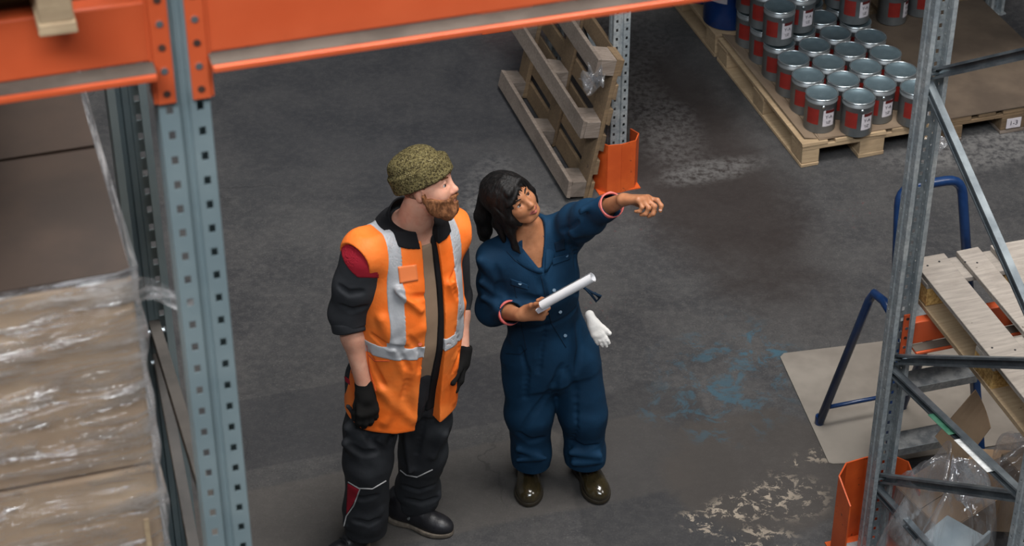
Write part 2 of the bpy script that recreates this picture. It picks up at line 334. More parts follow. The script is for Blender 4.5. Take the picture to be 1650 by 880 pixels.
def rack_frame(label, u, v, z1, back, post_mat, members, depth=1.1, face=-1, strut='strut', z1b=None):
    """frame with posts at (u,v) and (u,v+back*depth).  face: direction (along v) in which the punched face of the first post looks."""
    t_ = thing('rack_frame', label, 'rack frame', uvz(u, v), A0, 'steel upright frames of the pallet racks')
    for j in range(2):
        y = 0 if j == 0 else back * depth
        fd = face if j == 0 else -face
        ztop = z1 if (j == 0 or z1b is None) else z1b
        o = post_mesh(0, ztop).build('post', post_mat, t_, solid=.0022)
        # local profile depth (+y) must run away from the face direction
        if fd < 0: o.location = (0, y, 0); o.rotation_euler = (0, 0, 0)
        else: o.location = (0, y, 0); o.rotation_euler = (0, 0, math.pi)
        MB().box((0, y, .004), (.13, .13, .008)).build('foot_plate', M['steel'], t_)
    for (ya, za, yb, zb, dx) in members:
        a = Vector((dx, ya, za)); b = Vector((dx, yb, zb)); d = (b - a).normalized(); up = Vector((1, 0, 0)); sd = up.cross(d).normalized()
        # C channel, open side towards -x
        mb = MB(); W_, D_, T_ = .036, .024, .002
        pts = [(-D_ / 2, -W_ / 2 + .008), (-D_ / 2, -W_ / 2), (D_ / 2, -W_ / 2), (D_ / 2, W_ / 2), (-D_ / 2, W_ / 2), (-D_ / 2, W_ / 2 - .008)]
        vs = [p + up * x + sd * y for p in (a, b) for x, y in pts]
        mb.add(vs, [(i, i + 1, i + 7, i + 6) for i in range(5)])
        br = mb.build('brace', M[strut], t_, solid=.0025)
        for p in (a + d * .02, b - d * .02):
            MB().tube([p + up * (-.02), p + up * .02], .007, 8).build('bolt', M['rim'], br, smooth=False)
    return t_
def rack_beam(label, u0, u1, v, z, ledge_side, h=.112, ledge=.050, plates=(True, True), lip=.011, plate_v=0.0, group=None):
    """box beam whose lower ledge reaches towards ledge_side along v"""
    t_ = thing('rack_beam', label, 'rack beam', uvz(u0, v, z), A0, group)
    L = u1 - u0; s = ledge_side
    MB().box((L / 2, -s * .02, lip + h / 2), (L, .04, h)).build('beam_web', M['orange'], t_, bevel=.004)
    MB().box((L / 2, s * ledge / 2, lip / 2), (L, ledge, lip)).build('beam_lip', M['orange'], t_, bevel=.002)
    MB().box((L / 2, s * (ledge / 2 - .003), lip + .0006), (L, ledge - .010, .0016)).build('dusty_ledge', M['dust'], t_)
    for k, x in enumerate((0, L)):
        if not plates[k]: continue
        sx = 1 if k == 0 else -1
        y0 = plate_v; e = MB()
        # connector: plate on the post face plus a side wing, with hooks
        e.box((x - sx * .0165, y0 + s * 0.0035, .0375), (.031, .006, .215)); e.box((x + sx * .002, y0 - s * .022, .0375), (.006, .05, .215))
        ep = e.build('end_plate', M['orange'], t_, bevel=.0015)
        for q in range(5):
            ho = MB().tube([(x - sx * .017, y0 + s * .005, -.05 + q * .044), (x - sx * .017, y0 + s * .0085, -.05 + q * .044)], .0065, 8).build('rivet', M['rim'] if q % 2 else M['wear'], ep)
    return t_
def post_guard(label, u, v, s, h=.4, wide=.26, mat='guard', deep=.12, lipc=False):
    t_ = thing('post_guard', label, 'post guard', uvz(u, v), A0, 'orange column guards')
    n = [(-wide / 2, -s * deep), (-wide / 2, 0), (-wide * .30, s * .065), (0, s * .075), (wide * .34, s * .06), (wide / 2, 0), (wide / 2, -s * deep)]
    names = ['side_plate', 'corner_plate', 'front_plate', 'front_plate', 'corner_plate', 'side_plate']
    for i in range(6):
        a, b = n[i], n[i + 1]; top = h if 0 < i < 5 else h
        m_ = MB(); ha = h * (0.92 if i == 0 else 1); hb_ = h * (0.92 if i == 5 else 1)
        if i == 0: ha = h * .86
        if i == 5: hb_ = h * .86
        m_.add([(a[0], a[1], 0), (b[0], b[1], 0), (b[0], b[1], hb_), (a[0], a[1], ha)], [(0, 1, 2, 3)])
        m_.build(names[i], M[mat], t_, solid=.006)
    MB().box((0, s * .01, .003), (wide * .96, .12, .006)).build('base_plate', M[mat], t_)
    return t_
# frames --------------------------------------------------------------
uL, vL = .376, 3.12
nodes = [.3, .9, 1.5, 2.1, 2.7, 3.3, 3.9, 4.5]
memL = []
memL = [(.06, .3, 1.04, .35, 0), (1.04, .42, .06, 1.5, 0), (.06, 1.62, 1.04, 1.68, 0), (1.04, 2.80, .06, 1.72, 0), (1.04, 2.88, .06, 2.96, 0), (1.04, 4.62, .06, 4.66, 0)]
rack_frame('blurred blue-grey perforated rack upright frame nearest the camera, at left', uL, vL, 5.0, 1, M['post'], memL, face=-1, strut='strut_dark')
uA, vA = 3.264, 5.733
memA = [(-.04, .43, -1.04, 1.16, 0), (-.04, 1.02, -1.04, 1.73, 0), (-.04, 2.26, -1.04, 2.94, 0), (-.04, 2.22, -1.04, 1.75, -.014), (-.04, .98, -1.04, 1.18, -.014), (-.04, .38, -1.04, -.0 + .55, -.014)]
memA[4] = (-.04, .97, -1.04, 1.16, -.014)
fA = rack_frame('galvanised rack frame with open channel post and C-shaped braces, at right beside the ladder', uA, vA, 4.6, -1, M['steel'], memA, face=1)
# paint and torn tape on the brace
fF = rack_frame('galvanised rack frame the weathered pallet leans on, behind the woman', 3.232, 8.71, 4.2, 1, M['steel'],
   [(.05, .3, 1.05, .95, 0), (1.05, .95, .05, 1.6, 0), (.05, 1.6, 1.05, 2.25, 0)], face=-1)
fG = rack_frame('dark rack frame behind the cardboard-topped pallet at the upper right edge', 5.95, 8.71, 4.2, 1, M['steel'], [(.05, .3, 1.05, .95, 0), (1.05, .95, .05, 1.6, 0)], face=-1)
# beams ---------------------------------------------------------------
zb = 4.163
gB = 'orange box beams carrying the upper storage level'
b1 = rack_beam('orange beam crossing the top left corner, left of the near upright', uL - 2.75, uL - .046, vL - .005, zb, -1, plates=(False, True), group=gB)
b2 = rack_beam('orange beam crossing the top of the view, right of the near upright', uL + .046, uL + 2.75, vL - .005, zb, -1, plates=(True, False), group=gB)
rack_beam('lower orange beam under the greyed pallet, behind the open channel post', uA + .046, uA + 2.7, vA - .05, 1.075, -1, h=.10, ledge=.055, plate_v=.02)
rack_beam('lower orange beam under the near end of the greyed pallet', uA + .046, uA + 2.7, vA - 1.05, 1.075, 1, h=.10, ledge=.05, plate_v=-.02)
for (vv, s_) in ((8.71, -1), (9.81, 1)):
    rack_beam('orange shelf beam over the stored paint cans, ' + ('aisle side' if s_ < 0 else 'wall side'), 3.26, 5.9, vv, 1.30, s_)
# unseen deck over the paint, set low to shade the rear cans
dk = thing('shading_deck', 'unseen chipboard deck set low to shade the paint can pallets', 'shelf deck', uvz(4.57, 9.26, 1.43), A0)
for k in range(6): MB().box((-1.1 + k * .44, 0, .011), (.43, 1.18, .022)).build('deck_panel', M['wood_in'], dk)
post_guard('scuffed orange column guard at the foot of the far post, right of the leaning pallet', 3.205, 8.66, -1, h=.29, wide=.235)
post_guard('orange column guard around the foot of the right-hand channel post', uA + .005, vA + .03, 1, h=.42, wide=.30)
# a loose orange beam on the floor behind the leaning pallet
lo = thing('loose_beam', 'orange beam lying on the floor behind the leaning pallet', 'rack beam', uvz(3.02, 10.46), A0)
MB().box((.28, 0, .06), (.6, .12, .12)).build('beam_web', M['orange'], lo, bevel=.004)
# ================================================================ pallets
def pallet_parts(t_, mats, L=1.2, W=.8, jit=.002, deck=5, seed=1, midw=.145, blockmat=None, deckw=None):
    """deck boards and skids run along local y (length L), stringer boards along x (width W). origin at centre of the floor side"""
    rs = random.Random(seed); dm, sm, km = mats; bmx = blockmat or dm
    xs = [-W / 2 + .05, 0, W / 2 - .05]; ys = [-L / 2 + .0725, 0, L / 2 - .0725]
    for i, x in enumerate(xs):
        wd = min(midw, .10) if i != 1 else midw
        MB().box((x, 0, .011), (wd, L, .022), jit=jit).build('skid_board', km, t_, bevel=.003)
        for y in ys: MB().box((x, y, .0615), (wd - .004, .14, .079), jit=jit).build('block', bmx, t_, bevel=.003)
    for y in ys: MB().box((0, y, .112), (W, .14, .022), jit=jit).build('stringer_board', sm, t_, bevel=.003)
    dw = deckw or [.145, .10, .145, .10, .145]
    tot = W - sum(dw); gap = tot / (len(dw) - 1); x = -W / 2
    for q in dw:
        M_ = Matrix.Rotation(rs.uniform(-.006, .006), 3, 'Z')
        MB().box((x + q / 2, rs.uniform(-.004, .004), .134), (q, L, .022), M_, jit=jit).build('deck_board', dm, t_, bevel=.003); x += q + gap
def pallet(label, u, v, z, mats, rz=0, group=None, **k):
    t_ = thing('pallet', label, 'pallet', uvz(u, v, z), A0 + rz, group); pallet_parts(t_, mats, **k); return t_
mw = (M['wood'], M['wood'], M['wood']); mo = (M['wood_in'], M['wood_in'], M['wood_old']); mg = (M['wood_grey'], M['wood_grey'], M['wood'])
pallet('pallet under the grey paint cans', 4.585, 9.13, 0, mw, seed=3, blockmat=M['wood'])
pallet('pallet under the blue steel drums, at the top edge of the view', 4.585, 10.36, 0, mw, seed=4)
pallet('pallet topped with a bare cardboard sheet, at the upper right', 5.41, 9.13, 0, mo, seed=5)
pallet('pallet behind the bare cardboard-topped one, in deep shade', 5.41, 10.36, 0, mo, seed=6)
# greyed pallet across the two low beams, with one gap in the deck
pallet('greyed wooden pallet lying across the orange beams over the ladder', 3.37 + .4, 5.86 - .6, 1.075 + .112 + .018, mg, seed=8, blockmat=M['chip'], deckw=[.135, .095, .145, .095, .135])
gp = [c_ for c_ in bpy.data.objects if c_.get('label', '').startswith('greyed wooden')][0]
for bx in (-.365, -.30, -.21, -.165, -.06, .06, .165, .21, .33, .37):
    for by in (.53, .0, -.53):
        MB().lathe([(.0001, 0), (.0042, 0), (.0042, .0012), (.0001, .0016)], 8, (bx + random.uniform(-.01, .01), by + random.uniform(-.03, .03), .1452), cap=False).build('nail', M['rubber'], gp)
# weathered pallet on its long side against the far frame
lp = thing('leaning_pallet', 'weathered grey pallet standing on its long edge, skids outward, against the far post', 'pallet', uvz(2.905, 9.17, .03), A0)
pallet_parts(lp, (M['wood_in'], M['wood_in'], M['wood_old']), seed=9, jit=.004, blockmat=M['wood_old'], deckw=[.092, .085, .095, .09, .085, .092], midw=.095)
for ch in lp.children:
    Mx = Matrix.Translation((.004, 0, .02)) @ Matrix.Rotation(R(90 - 14.5), 4, 'Y') @ Matrix.Rotation(math.pi, 4, 'Z') @ Matrix.Translation((-.4 + .8, 0, 0))
    # stand the pallet: local x -> up, skids facing -u
    Mx = Matrix.Translation((0, 0, 0)) @ Matrix.Rotation(R(11.3), 4, 'Y') @ Matrix(((0, 0, 1, 0), (0, 1, 0, 0), (1, 0, 0, 0), (0, 0, 0, 1))) @ Matrix.Translation((.4, 0, 0))
    ch.data.transform(Mx); ch.data.flip_normals()
# film scrap on its upper corner
def scrap(name, label, loc, size, n=14, seed=1, mat='film', cat='plastic film', parent=None, amp=.35, kind=None):
    rs = np.random.RandomState(seed); vs = []; fs = []
    ph = rs.uniform(0, 6, (6, 3)); fr = rs.uniform(3, 9, (6, 3))
    for i in range(n):
        for j in range(n):
            a = i / (n - 1) - .5; b = j / (n - 1) - .5
            r = [0, 0, 0]
            for k in range(6):
                for d in range(3): r[d] += math.sin(fr[k, d] * a * 2 + ph[k, 0] + fr[k, (d + 1) % 3] * b * 2 + ph[k, d]) / 6
            vs.append(((a + r[0] * amp) * size[0], (b + r[1] * amp) * size[1], (.5 + r[2] * .8) * size[2]))
    zmin = min(v[2] for v in vs); vs = [(v[0], v[1], v[2] - zmin) for v in vs]
    for i in range(n - 1):
        for j in range(n - 1): fs.append((i * n + j, i * n + j + 1, (i + 1) * n + j + 1, (i + 1) * n + j))
    o = link_mesh(name, vs, fs, M[mat], parent, True, loc)
    if label: tag(o, label, cat)
    return o
sc_ = scrap('film_scrap', None, (0.135, -.59, .58), (.11, .06, .16), seed=3, parent=lp, amp=.4); sc_['label'] = 'torn clear film caught on the corner'
scrap('film_scrap', 'crumpled clear film on the floor beside the shaded pallet corner', atz(1500, 238), (.16, .12, .09), seed=5, amp=.5)
# pallet above the left beam
pl = pallet('pallet resting on the upper beam in the top left corner', -.17, 3.63, zb + .127, mw, rz=0, seed=12, midw=.06)
# cardboard sheets
cs = thing('cardboard_sheet', 'creased cardboard sheet under the paint cans with a turned-up edge', 'cardboard', uvz(4.585, 9.13, .146), A0)
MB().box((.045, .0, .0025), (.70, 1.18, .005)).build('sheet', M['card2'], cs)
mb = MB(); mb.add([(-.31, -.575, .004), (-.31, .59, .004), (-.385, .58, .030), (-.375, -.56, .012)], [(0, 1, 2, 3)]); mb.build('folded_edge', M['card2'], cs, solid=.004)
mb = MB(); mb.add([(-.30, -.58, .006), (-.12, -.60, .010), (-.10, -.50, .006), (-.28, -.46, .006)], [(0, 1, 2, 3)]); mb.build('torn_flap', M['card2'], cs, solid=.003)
o = MB().box((0, 0, 0), (.80, 1.18, .006), jit=.002).build('cardboard_sheet', M['card_in_shade'], None, loc=uvz(5.41, 9.12, .1535), rot=(0, 0, A0)); tag(o, 'bare brown cardboard sheet on the empty pallet at the upper right', 'cardboard')
# small paper label on the second pallet's middle block
pb = [c_ for c_ in bpy.data.objects if c_.get('label', '').startswith('pallet topped')][0]
lb = MB().box((0, -.6025, .062), (.085, .002, .06)).build('paper_label', M['label'], pb); lb['label'] = 'white paper label with print'
def text_mesh(txt, size, mat, parent=None, name='lettering', extrude=0.0004, wrap=None):
    cu = bpy.data.curves.new(name, 'FONT'); cu.body = txt; cu.size = size; cu.extrude = extrude; cu.align_x = 'CENTER'; cu.align_y = 'CENTER'; cu.resolution_u = 2
    tmp = bpy.data.objects.new('tmp', cu); COL.objects.link(tmp)
    dg = bpy.context.evaluated_depsgraph_get(); me = bpy.data.meshes.new_from_object(tmp.evaluated_get(dg)); bpy.data.objects.remove(tmp)
    if wrap:  # bend x around a vertical cylinder of radius r at angle a; y becomes z
        r, a, z = wrap
        for v_ in me.vertices:
            an = a + v_.co.x / r; rr = r + v_.co.z; v_.co = (rr * math.cos(an), rr * math.sin(an), z + v_.co.y)
    me.name = name; me.materials.clear(); me.materials.append(mat)
    o_ = bpy.data.objects.new(name, me); COL.objects.link(o_)
    if parent: o_.parent = parent
    return o_
tx = text_mesh('1-3', .04, M['ink'], lb); tx.rotation_euler = (R(90), 0, 0); tx.location = (0, -.6040, .062)
# ================================================================ paint cans
CR, CH = .0865, .205
def make_can():
    t_ = thing('paint_can', '', 'paint can')
    prof = [(CR - .006, 0), (CR - .003, .004), (CR - .003, CH * .83), (CR - .0005, CH * .84), (CR - .0005, CH * .86), (CR - .003, CH * .87), (CR - .003, CH - .006), (CR - .008, CH - .006), (CR - .008, CH - .012)]
    MB().lathe(prof, 28).build('can_body', M['can'], t_, smooth=False).data.shade_smooth()
    rim = []
    for k in range(9):
        an = 2 * math.pi * k / 8; rim.append((CR - .003 + .004 * math.cos(an), CH - .004 + .004 * math.sin(an)))
    MB().lathe([(r_, z_) for r_, z_ in rim], 28, cap=False).build('rim', M['rim'], t_, smooth=True)
    MB().lathe([(CR - .007, CH - .003), (CR - .012, CH - .003), (CR - .016, CH - .010), (0.0001, CH - .010)], 28, cap=False).build('lid', M['lid'], t_, smooth=True)
    def patch(name, a0, a1, z0, z1, mat, r=CR - .0022, parent=t_, n=8):
        m_ = MB(); vs = []
        for i in range(n + 1):
            an = a0 + (a1 - a0) * i / n; vs += [(r * math.cos(an), r * math.sin(an), z0), (r * math.cos(an), r * math.sin(an), z1)]
        m_.add(vs, [(2 * i, 2 * i + 2, 2 * i + 3, 2 * i + 1) for i in range(n)]); return m_.build(name, mat, parent, solid=.0008)
    patch('red_label', R(-150), R(-104), .055, .145, M['red'])
    wl = patch('paper_label', R(-88), R(-44), .045, .140, M['label'])
    patch('label_header', R(-80), R(-44), .124, .1405, M['maroon'], CR - .0014, wl)
    text_mesh('Y-A', .026, M['ink'], wl, wrap=(CR - .001, R(-66), .100), name='label_text', extrude=.0002)
    text_mesh('xx 000\n0.000', .010, M['ink'], wl, wrap=(CR - .001, R(-67), .068), name='label_text', extrude=.0002)
    MB().tube([(0, -CR + .005, CH * .80), (0, -CR - .006, CH * .80)], .009, 10).build('handle_stud', M['rim'], t_, smooth=True)
    return t_
can0 = make_can(); used = [False]
def place_can(u, v, z, rz, label, group='grey paint cans with dark red and white labels'):
    c_ = can0 if not used[0] else dup(can0); used[0] = True
    c_.location = uvz(u, v, z); c_.rotation_euler = (0, 0, rz); c_['label'] = label; c_['group'] = group
colname = ['leftmost column', 'second column from left', 'third column from left', 'rightmost column']
ordn = ['first', 'second', 'third', 'fourth', 'fifth', 'sixth']
zc = .1525
for ci, u in enumerate((4.335, 4.500, 4.665, 4.830)):
    v0 = 8.665 if ci % 2 == 0 else 8.575
    for k in range(6):
        v = v0 + k * .190
        if ci == 3 and k == 5: pass
        place_can(u + RNG.uniform(-.003, .003), v + RNG.uniform(-.003, .003), zc, A0 - R(12) + RNG.uniform(-.12, .12), 'lower-layer grey paint can, %s from the front in the %s' % (ordn[k], colname[ci]))
for ci, ks in ((0, (3, 4, 5)), (1, (4, 5)), (2, (5,)), (3, (4, 5))):
    u = (4.335, 4.500, 4.665, 4.830)[ci]; v0 = 8.665 if ci % 2 == 0 else 8.575
    for k in ks:
        place_can(u - .005, v0 + k * .190 + .02, zc + CH + .002, A0 - R(10) + RNG.uniform(-.15, .15), 'grey paint can stacked on another, %s from the front in the %s' % (ordn[k], colname[ci]))
for k, (u, v) in enumerate(((5.20, 9.62), (5.40, 9.66))):
    place_can(u, v, .159, A0 + .3, 'shaded paint can at the back of the bare cardboard sheet, ' + ('left one' if k == 0 else 'right one'))
# ================================================================ blue drums
def make_drum():
    t_ = thing('steel_drum', '', 'drum'); r = .148; h = .60
    prof = [(r - .012, 0.0), (r, .006), (r, .20), (r + .005, .208), (r, .216), (r, .40), (r + .005, .408), (r, .416), (r, h - .006), (r - .01, h), (0.0001, h - .01)]
    MB().lathe(prof, 48).build('drum_body', M['drum'], t_, smooth=True)
    MB().box((0, 0, h / 2), (.014, .003, h - .03)).build('weld_seam', M['drum_seam'], t_, loc=((r + .001) * math.cos(R(-84)), (r + .001) * math.sin(R(-84)), 0), rot=(0, 0, R(6)))
    m_ = MB(); vs = []
    for i in range(9):
        an = R(-150) + R(42) * i / 8; vs += [((r + .001) * math.cos(an), (r + .001) * math.sin(an), .17), ((r + .001) * math.cos(an), (r + .001) * math.sin(an), .36)]
    m_.add(vs, [(2 * i, 2 * i + 2, 2 * i + 3, 2 * i + 1) for i in range(8)]); m_.build('paper_label', M['label'], t_, solid=.001)
    return t_
d0 = make_drum()
for k, (p, lab) in enumerate((((4.325, 9.915), 'blue steel drum with a white label, nearest to the paint cans'), ((4.325, 10.235), 'blue steel drum behind the nearest one, cut by the top edge'), ((4.645, 9.93), 'blue steel drum right of the labelled one, mostly behind cans'), ((4.325, 10.555), 'rearmost blue steel drum on its pallet'))):
    d_ = d0 if k == 0 else dup(d0); d_.location = uvz(p[0], p[1], .146); d_.rotation_euler = (0, 0, [R(6), R(-20), R(40), R(12)][k]); d_['label'] = lab; d_['group'] = 'blue steel drums on the rear pallet'
# ================================================================ hardboard sheet on the floor
pts = [atz(1257, 577), atz(1263, 571), atz(1412, 553), atz(1720, 508), atz(1800, 690), atz(1436, 745), atz(1342, 749), atz(1335, 747)]
mb = MB(); n_ = len(pts); mb.add([(p.x, p.y, .001) for p in pts] + [(p.x, p.y, .007) for p in pts], [tuple(range(n_, 2 * n_)), tuple(range(n_ - 1, -1, -1))] + [(i, (i + 1) % n_, (i + 1) % n_ + n_, i + n_) for i in range(n_)])
tag(mb.build('floor_board', M['sheet'], None), 'pale hardboard sheet lying on the floor under the blue ladder', 'board')
# ================================================================ ladder
ld = thing('step_ladder', 'blue steel step ladder with grey treads behind the right-hand rack post', 'ladder', (0, 0, 0))
RL = Vector((1.352, 7.262, 0)); RR = Vector((1.735, 7.375, 0)); wv = (RR - RL).normalized()
FL = Vector((1.582, 6.736, 0)); FR = FL + wv * .43
TLz = 1.35; vdir = Vector((VX.x, VX.y, 0))
def stringer(F, inward):
    top = F + vdir * .345 + wv * inward; top.z = TLz; return F, top
sL = stringer(FL, .06); sR = stringer(FR, -.10)
def lerp(a, b, t_): return a + (b - a) * t_
# left stringer and hoop handrail as separate tubes
hp = []
for k in range(9):
    an = R(180 - 22.5 * k * 1); x = (1 + math.cos(an)) / 2
    hp.append(lerp(sL[1], sR[1], x) + Vector((0, 0, 1)) * 0.0 + Vector((0, 0, .0)))
def rounded(a, b, c_, d_, r=.06, n=5):
    out = [a]
    for p, q, s2 in ((a, b, c_), (b, c_, d_)):
        e1 = (p - q).normalized() * r; e2 = (s2 - q).normalized() * r
        for i in range(n + 1):
            t_ = i / n; out.append(q + e1 * (1 - t_) ** 2 + e2 * t_ ** 2)
    out.append(d_); return out
topL = sL[1] + Vector((0, 0, 0)); topR = sR[1].copy()
MB().tube(rounded(lerp(*sL, .58), topL, topR, lerp(*sR, .58), .07), .0205, 12).build('handrail', M['blue'], ld, smooth=True)
for s_ in (sL, sR):
    MB().tube([s_[0] + Vector((0, 0, .012)), lerp(*s_, .58)], 1, 4, sq=(.034, .042), up=vdir).build('stringer', M['blue'], ld, bevel=.006)
    MB().tube([s_[0] + Vector((0, 0, .008)), s_[0] + Vector((0, 0, .045))], .022, 10).build('rubber_foot', M['rubber'], ld)
jt = .60
for F_, s_, side in ((RL, sL, -1), (RR, sR, 1)):
    J = lerp(*s_, jt); J = J - wv * side * (-.03); top = J + vdir * .16; top.z = J.z + .015
    if side < 0: top = atY(1403, 478, 7.13); 
    else: top = atY(1403, 478, 7.13) + wv * .36
    J = lerp(*s_, (top.z + .02) / TLz)
    path = [F_ + Vector((0, 0, .01)), lerp(F_, top, .97), top + (J - top) * .12 + Vector((0, 0, .03)), top + (J - top) * .5 + Vector((0, 0, .035)), J]
    MB().tube(path, .019, 12).build('rear_leg', M['blue'], ld, smooth=True)
    MB().tube([F_ + Vector((0, 0, .008)), F_ + Vector((0, 0, .05))], .020, 10).build('rubber_foot', M['blue'], ld)
k1 = .14
MB().tube([lerp(RL, atY(1403, 478, 7.13), k1), lerp(RR, atY(1403, 478, 7.13) + wv * .36, k1)], .010, 8).build('cross_bar', M['blue'], ld, smooth=True)
for zz in (.27, .53, .79):
    f_ = zz / TLz; a = lerp(*sL, f_); b = lerp(*sR, f_); mid = (a + b) / 2 + vdir * .0
    ang = math.atan2(wv.y, wv.x)
    st = MB().box((0, 0, 0), ((b - a).length - .02, .105 if zz < .7 else .20, .018)).build('step', M['tread'], ld, loc=mid, rot=(0, 0, ang))
    MB().box((0, -.052 if zz < .7 else -.1, -.010), ((b - a).length - .02, .004, .036)).build('step_edge', M['steel'], st)
# ================================================================ things under the right-hand rack
c1 = [(1572, 628), (1596, 690), (1549, 753), (1507, 703)]
zz_ = [.78, .66, .36, .46]
P = [atz(*c1[0], .86), atz(*c1[1], .70), atz(*c1[2], .46), atz(*c1[3], .60)]
def panel(name, P, mat, label, cat, thick=.006, sub=6, bend=.02, parent=None):
    vs = []; fs = []
    nrm = (P[1] - P[0]).cross(P[3] - P[0]).normalized()
    for i in range(sub + 1):
        for j in range(sub + 1):
            a, b = i / sub, j / sub; p = (P[0] * (1 - a) + P[1] * a) * (1 - b) + (P[3] * (1 - a) + P[2] * a) * b
            vs.append(p + nrm * bend * math.sin(a * 3.1) * math.cos(b * 2.1))
    for i in range(sub):
        for j in range(sub): q = i * (sub + 1) + j; fs.append((q, q + 1, q + sub + 2, q + sub + 1))
    mb = MB(); mb.add(vs, fs); o_ = mb.build(name, mat, parent, solid=thick)
    if label: tag(o_, label, cat)
    return o_
panel('cardboard_piece', P, M['card'], 'tan cardboard piece standing on a corner behind the rack brace', 'cardboard')
def carton(label, c, d, rot, mat='card', name='carton', flaps=True):
    t_ = thing(name, label, 'box', c, 0); t_.rotation_euler = rot
    x, y, z = d
    for nx, loc, dim in (('side_panel', (-x / 2, 0, z / 2), (.005, y, z)), ('side_panel', (x / 2, 0, z / 2), (.005, y, z)), ('end_panel', (0, -y / 2, z / 2), (x, .005, z)), ('end_panel', (0, y / 2, z / 2), (x, .005, z)), ('bottom_panel', (0, 0, .003), (x, y, .005))):
        MB().box(loc, dim).build(nx, M[mat], t_)
    if flaps:
        MB().box((0, -y / 4, z + .002), (x, y / 2 - .003, .004)).build('flap', M[mat], t_); MB().box((0, y / 4, z + .002), (x, y / 2 - .003, .004)).build('flap', M[mat], t_)
    return t_
p = atz(1480, 850, 0); carton('tilted tan carton inside the clear plastic by the orange guard', (p.x + .06, p.y - .10, .03), (.30, .28, .32), (R(10), R(-8), A0 + .3))
p = atz(1560, 800, 0); carton('brown carton under the clear film right of the first carton', (p.x + .06, p.y - .12, .03), (.28, .30, .20), (R(-6), R(6), A0 - .25))
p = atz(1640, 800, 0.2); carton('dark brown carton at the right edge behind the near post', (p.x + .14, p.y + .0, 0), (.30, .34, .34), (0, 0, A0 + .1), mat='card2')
p = atz(1530, 885, .28); 
t_ = thing('foam_tray', 'pale blue foam tray at the bottom edge among the film', 'tray', (p.x, p.y, .30), A0 + .5)
MB().box((0, 0, .012), (.24, .20, .02)).build('tray_base', M['paleblue'], t_, bevel=.006); MB().box((0, -.095, .035), (.24, .012, .05)).build('tray_rim', M['paleblue'], t_, bevel=.004); MB().box((-.114, 0, .035), (.012, .20, .05)).build('tray_rim', M['paleblue'], t_, bevel=.004)
def film_mass(label, c, rad, seed, rot=0, kind=None):
    rs = np.random.RandomState(seed); n, m = 56, 26; vs = []; fs = []
    ks = [(rs.randint(2, 9), rs.uniform(0, 6), rs.uniform(1, 6), rs.uniform(.02, .07)) for _ in range(10)]
    for j in range(m):
        ph = (j + .5) / m * R(100)
        for i in range(n):
            th = 2 * math.pi * i / n; r = 1 + sum(a * math.sin(k * th + b * ph + o_) for k, o_, b, a in ks)
            r += .05 * abs(math.sin(9 * th + 3 * ph)) 
            x = rad[0] * r * math.sin(ph) * math.cos(th); y = rad[1] * r * math.sin(ph) * math.sin(th); z = max(0.004, rad[2] * r * math.cos(ph) ** .8 if ph < R(90) else 0.004)
            vs.append((x, y, z))
    for j in range(m - 1):
        for i in range(n): i2 = (i + 1) % n; fs.append((j * n + i, (j + 1) * n + i, (j + 1) * n + i2, j * n + i2))
    fs.append(tuple(range(n)))
    o_ = link_mesh('plastic_film', vs, fs, M['film'], None, True, c, (0, 0, rot)); tag(o_, label, 'plastic film'); return o_
film_mass('crumpled clear plastic draped over cartons beside the orange guard', (1.67, 6.20, 0), (.23, .24, .62), 3, A0)
film_mass('heap of clear film behind the tan cardboard piece', (2.10, 6.62, 0), (.20, .22, .40), 9, A0)
# paint marks and torn tape on the brace of the right frame
a = Vector((-.014 - .0145, -.04, .97)); b = Vector((-.014 - .0145, -1.04, 1.16))
for (f0, f1, mt, nm) in ((.36, .52, 'greenpaint', 'green_paint_mark'), (.56, .80, 'whitetape', 'torn_tape')):
    q0 = a.lerp(b, f0); q1 = a.lerp(b, f1); MB().bar(q0 + Vector((0, 0, 0)), q1, .0015, .036, up=(1, 0, 0)).build(nm, M[mt], fA)
# ================================================================ wrapped load at the left
wl = thing('wrapped_pallet_load', 'stretch-wrapped cardboard load filling the lower left, blurred and bright', 'wrapped load', uvz(.262 - .62, 3.205 + .45, 2.36), A0)
LW, LD, LH = 1.24, .90, 1.35
rs = random.Random(3)
for i in range(3):
    for j in range(2):
        for k in range(4):
            sx, sy, sz = LW / 3, LD / 2, (LH - .02) / 3
            if k == 3:
                MB().box((-LW / 2 + sx * (i + .5), -LD / 2 + sy * (j + .5), LH - .011), (sx - .010, sy - .010, .012), jit=.002).build('shaded_top_panel', M['card_shaded'], wl); continue
            g = .004 if k < 2 else .0
            MB().box((-LW / 2 + sx * (i + .5), -LD / 2 + sy * (j + .5), sz * (k + .5)), (sx - .008, sy - .008, sz - .006), jit=.003).build('carton', M['card_light'], wl, bevel=.006)
# film skin, slightly bulging with horizontal pull folds
vs = []; fs = []; nn = 96; mm = 60
def sect(s_):
    s_ = s_ % 1.0; per = 2 * (LW + LD); d = s_ * per; a_, b_ = LW / 2 + .006, LD / 2 + .006
    if d < LW: return (-a_ + d / LW * 2 * a_, -b_, 0, -1)
    d -= LW
    if d < LD: return (a_, -b_ + d / LD * 2 * b_, 1, 0)
    d -= LD
    if d < LW: return (a_ - d / LW * 2 * a_, b_, 0, 1)
    d -= LW; return (-a_, b_ - d / LD * 2 * b_, -1, 0)
for j in range(mm + 1):
    z = j / mm * (LH + .004)
    for i in range(nn):
        x, y, nx, ny = sect(i / nn); q = .0035 * (math.sin(z * 46 + i * .11) + math.sin(z * 29 - i * .07)) + .004
        vs.append((x + nx * q, y + ny * q, z))
for j in range(mm):
    for i in range(nn): i2 = (i + 1) % nn; fs.append((j * nn + i, j * nn + i2, (j + 1) * nn + i2, (j + 1) * nn + i))
link_mesh('film_wrap', vs, fs, M['wrap'], wl, True)
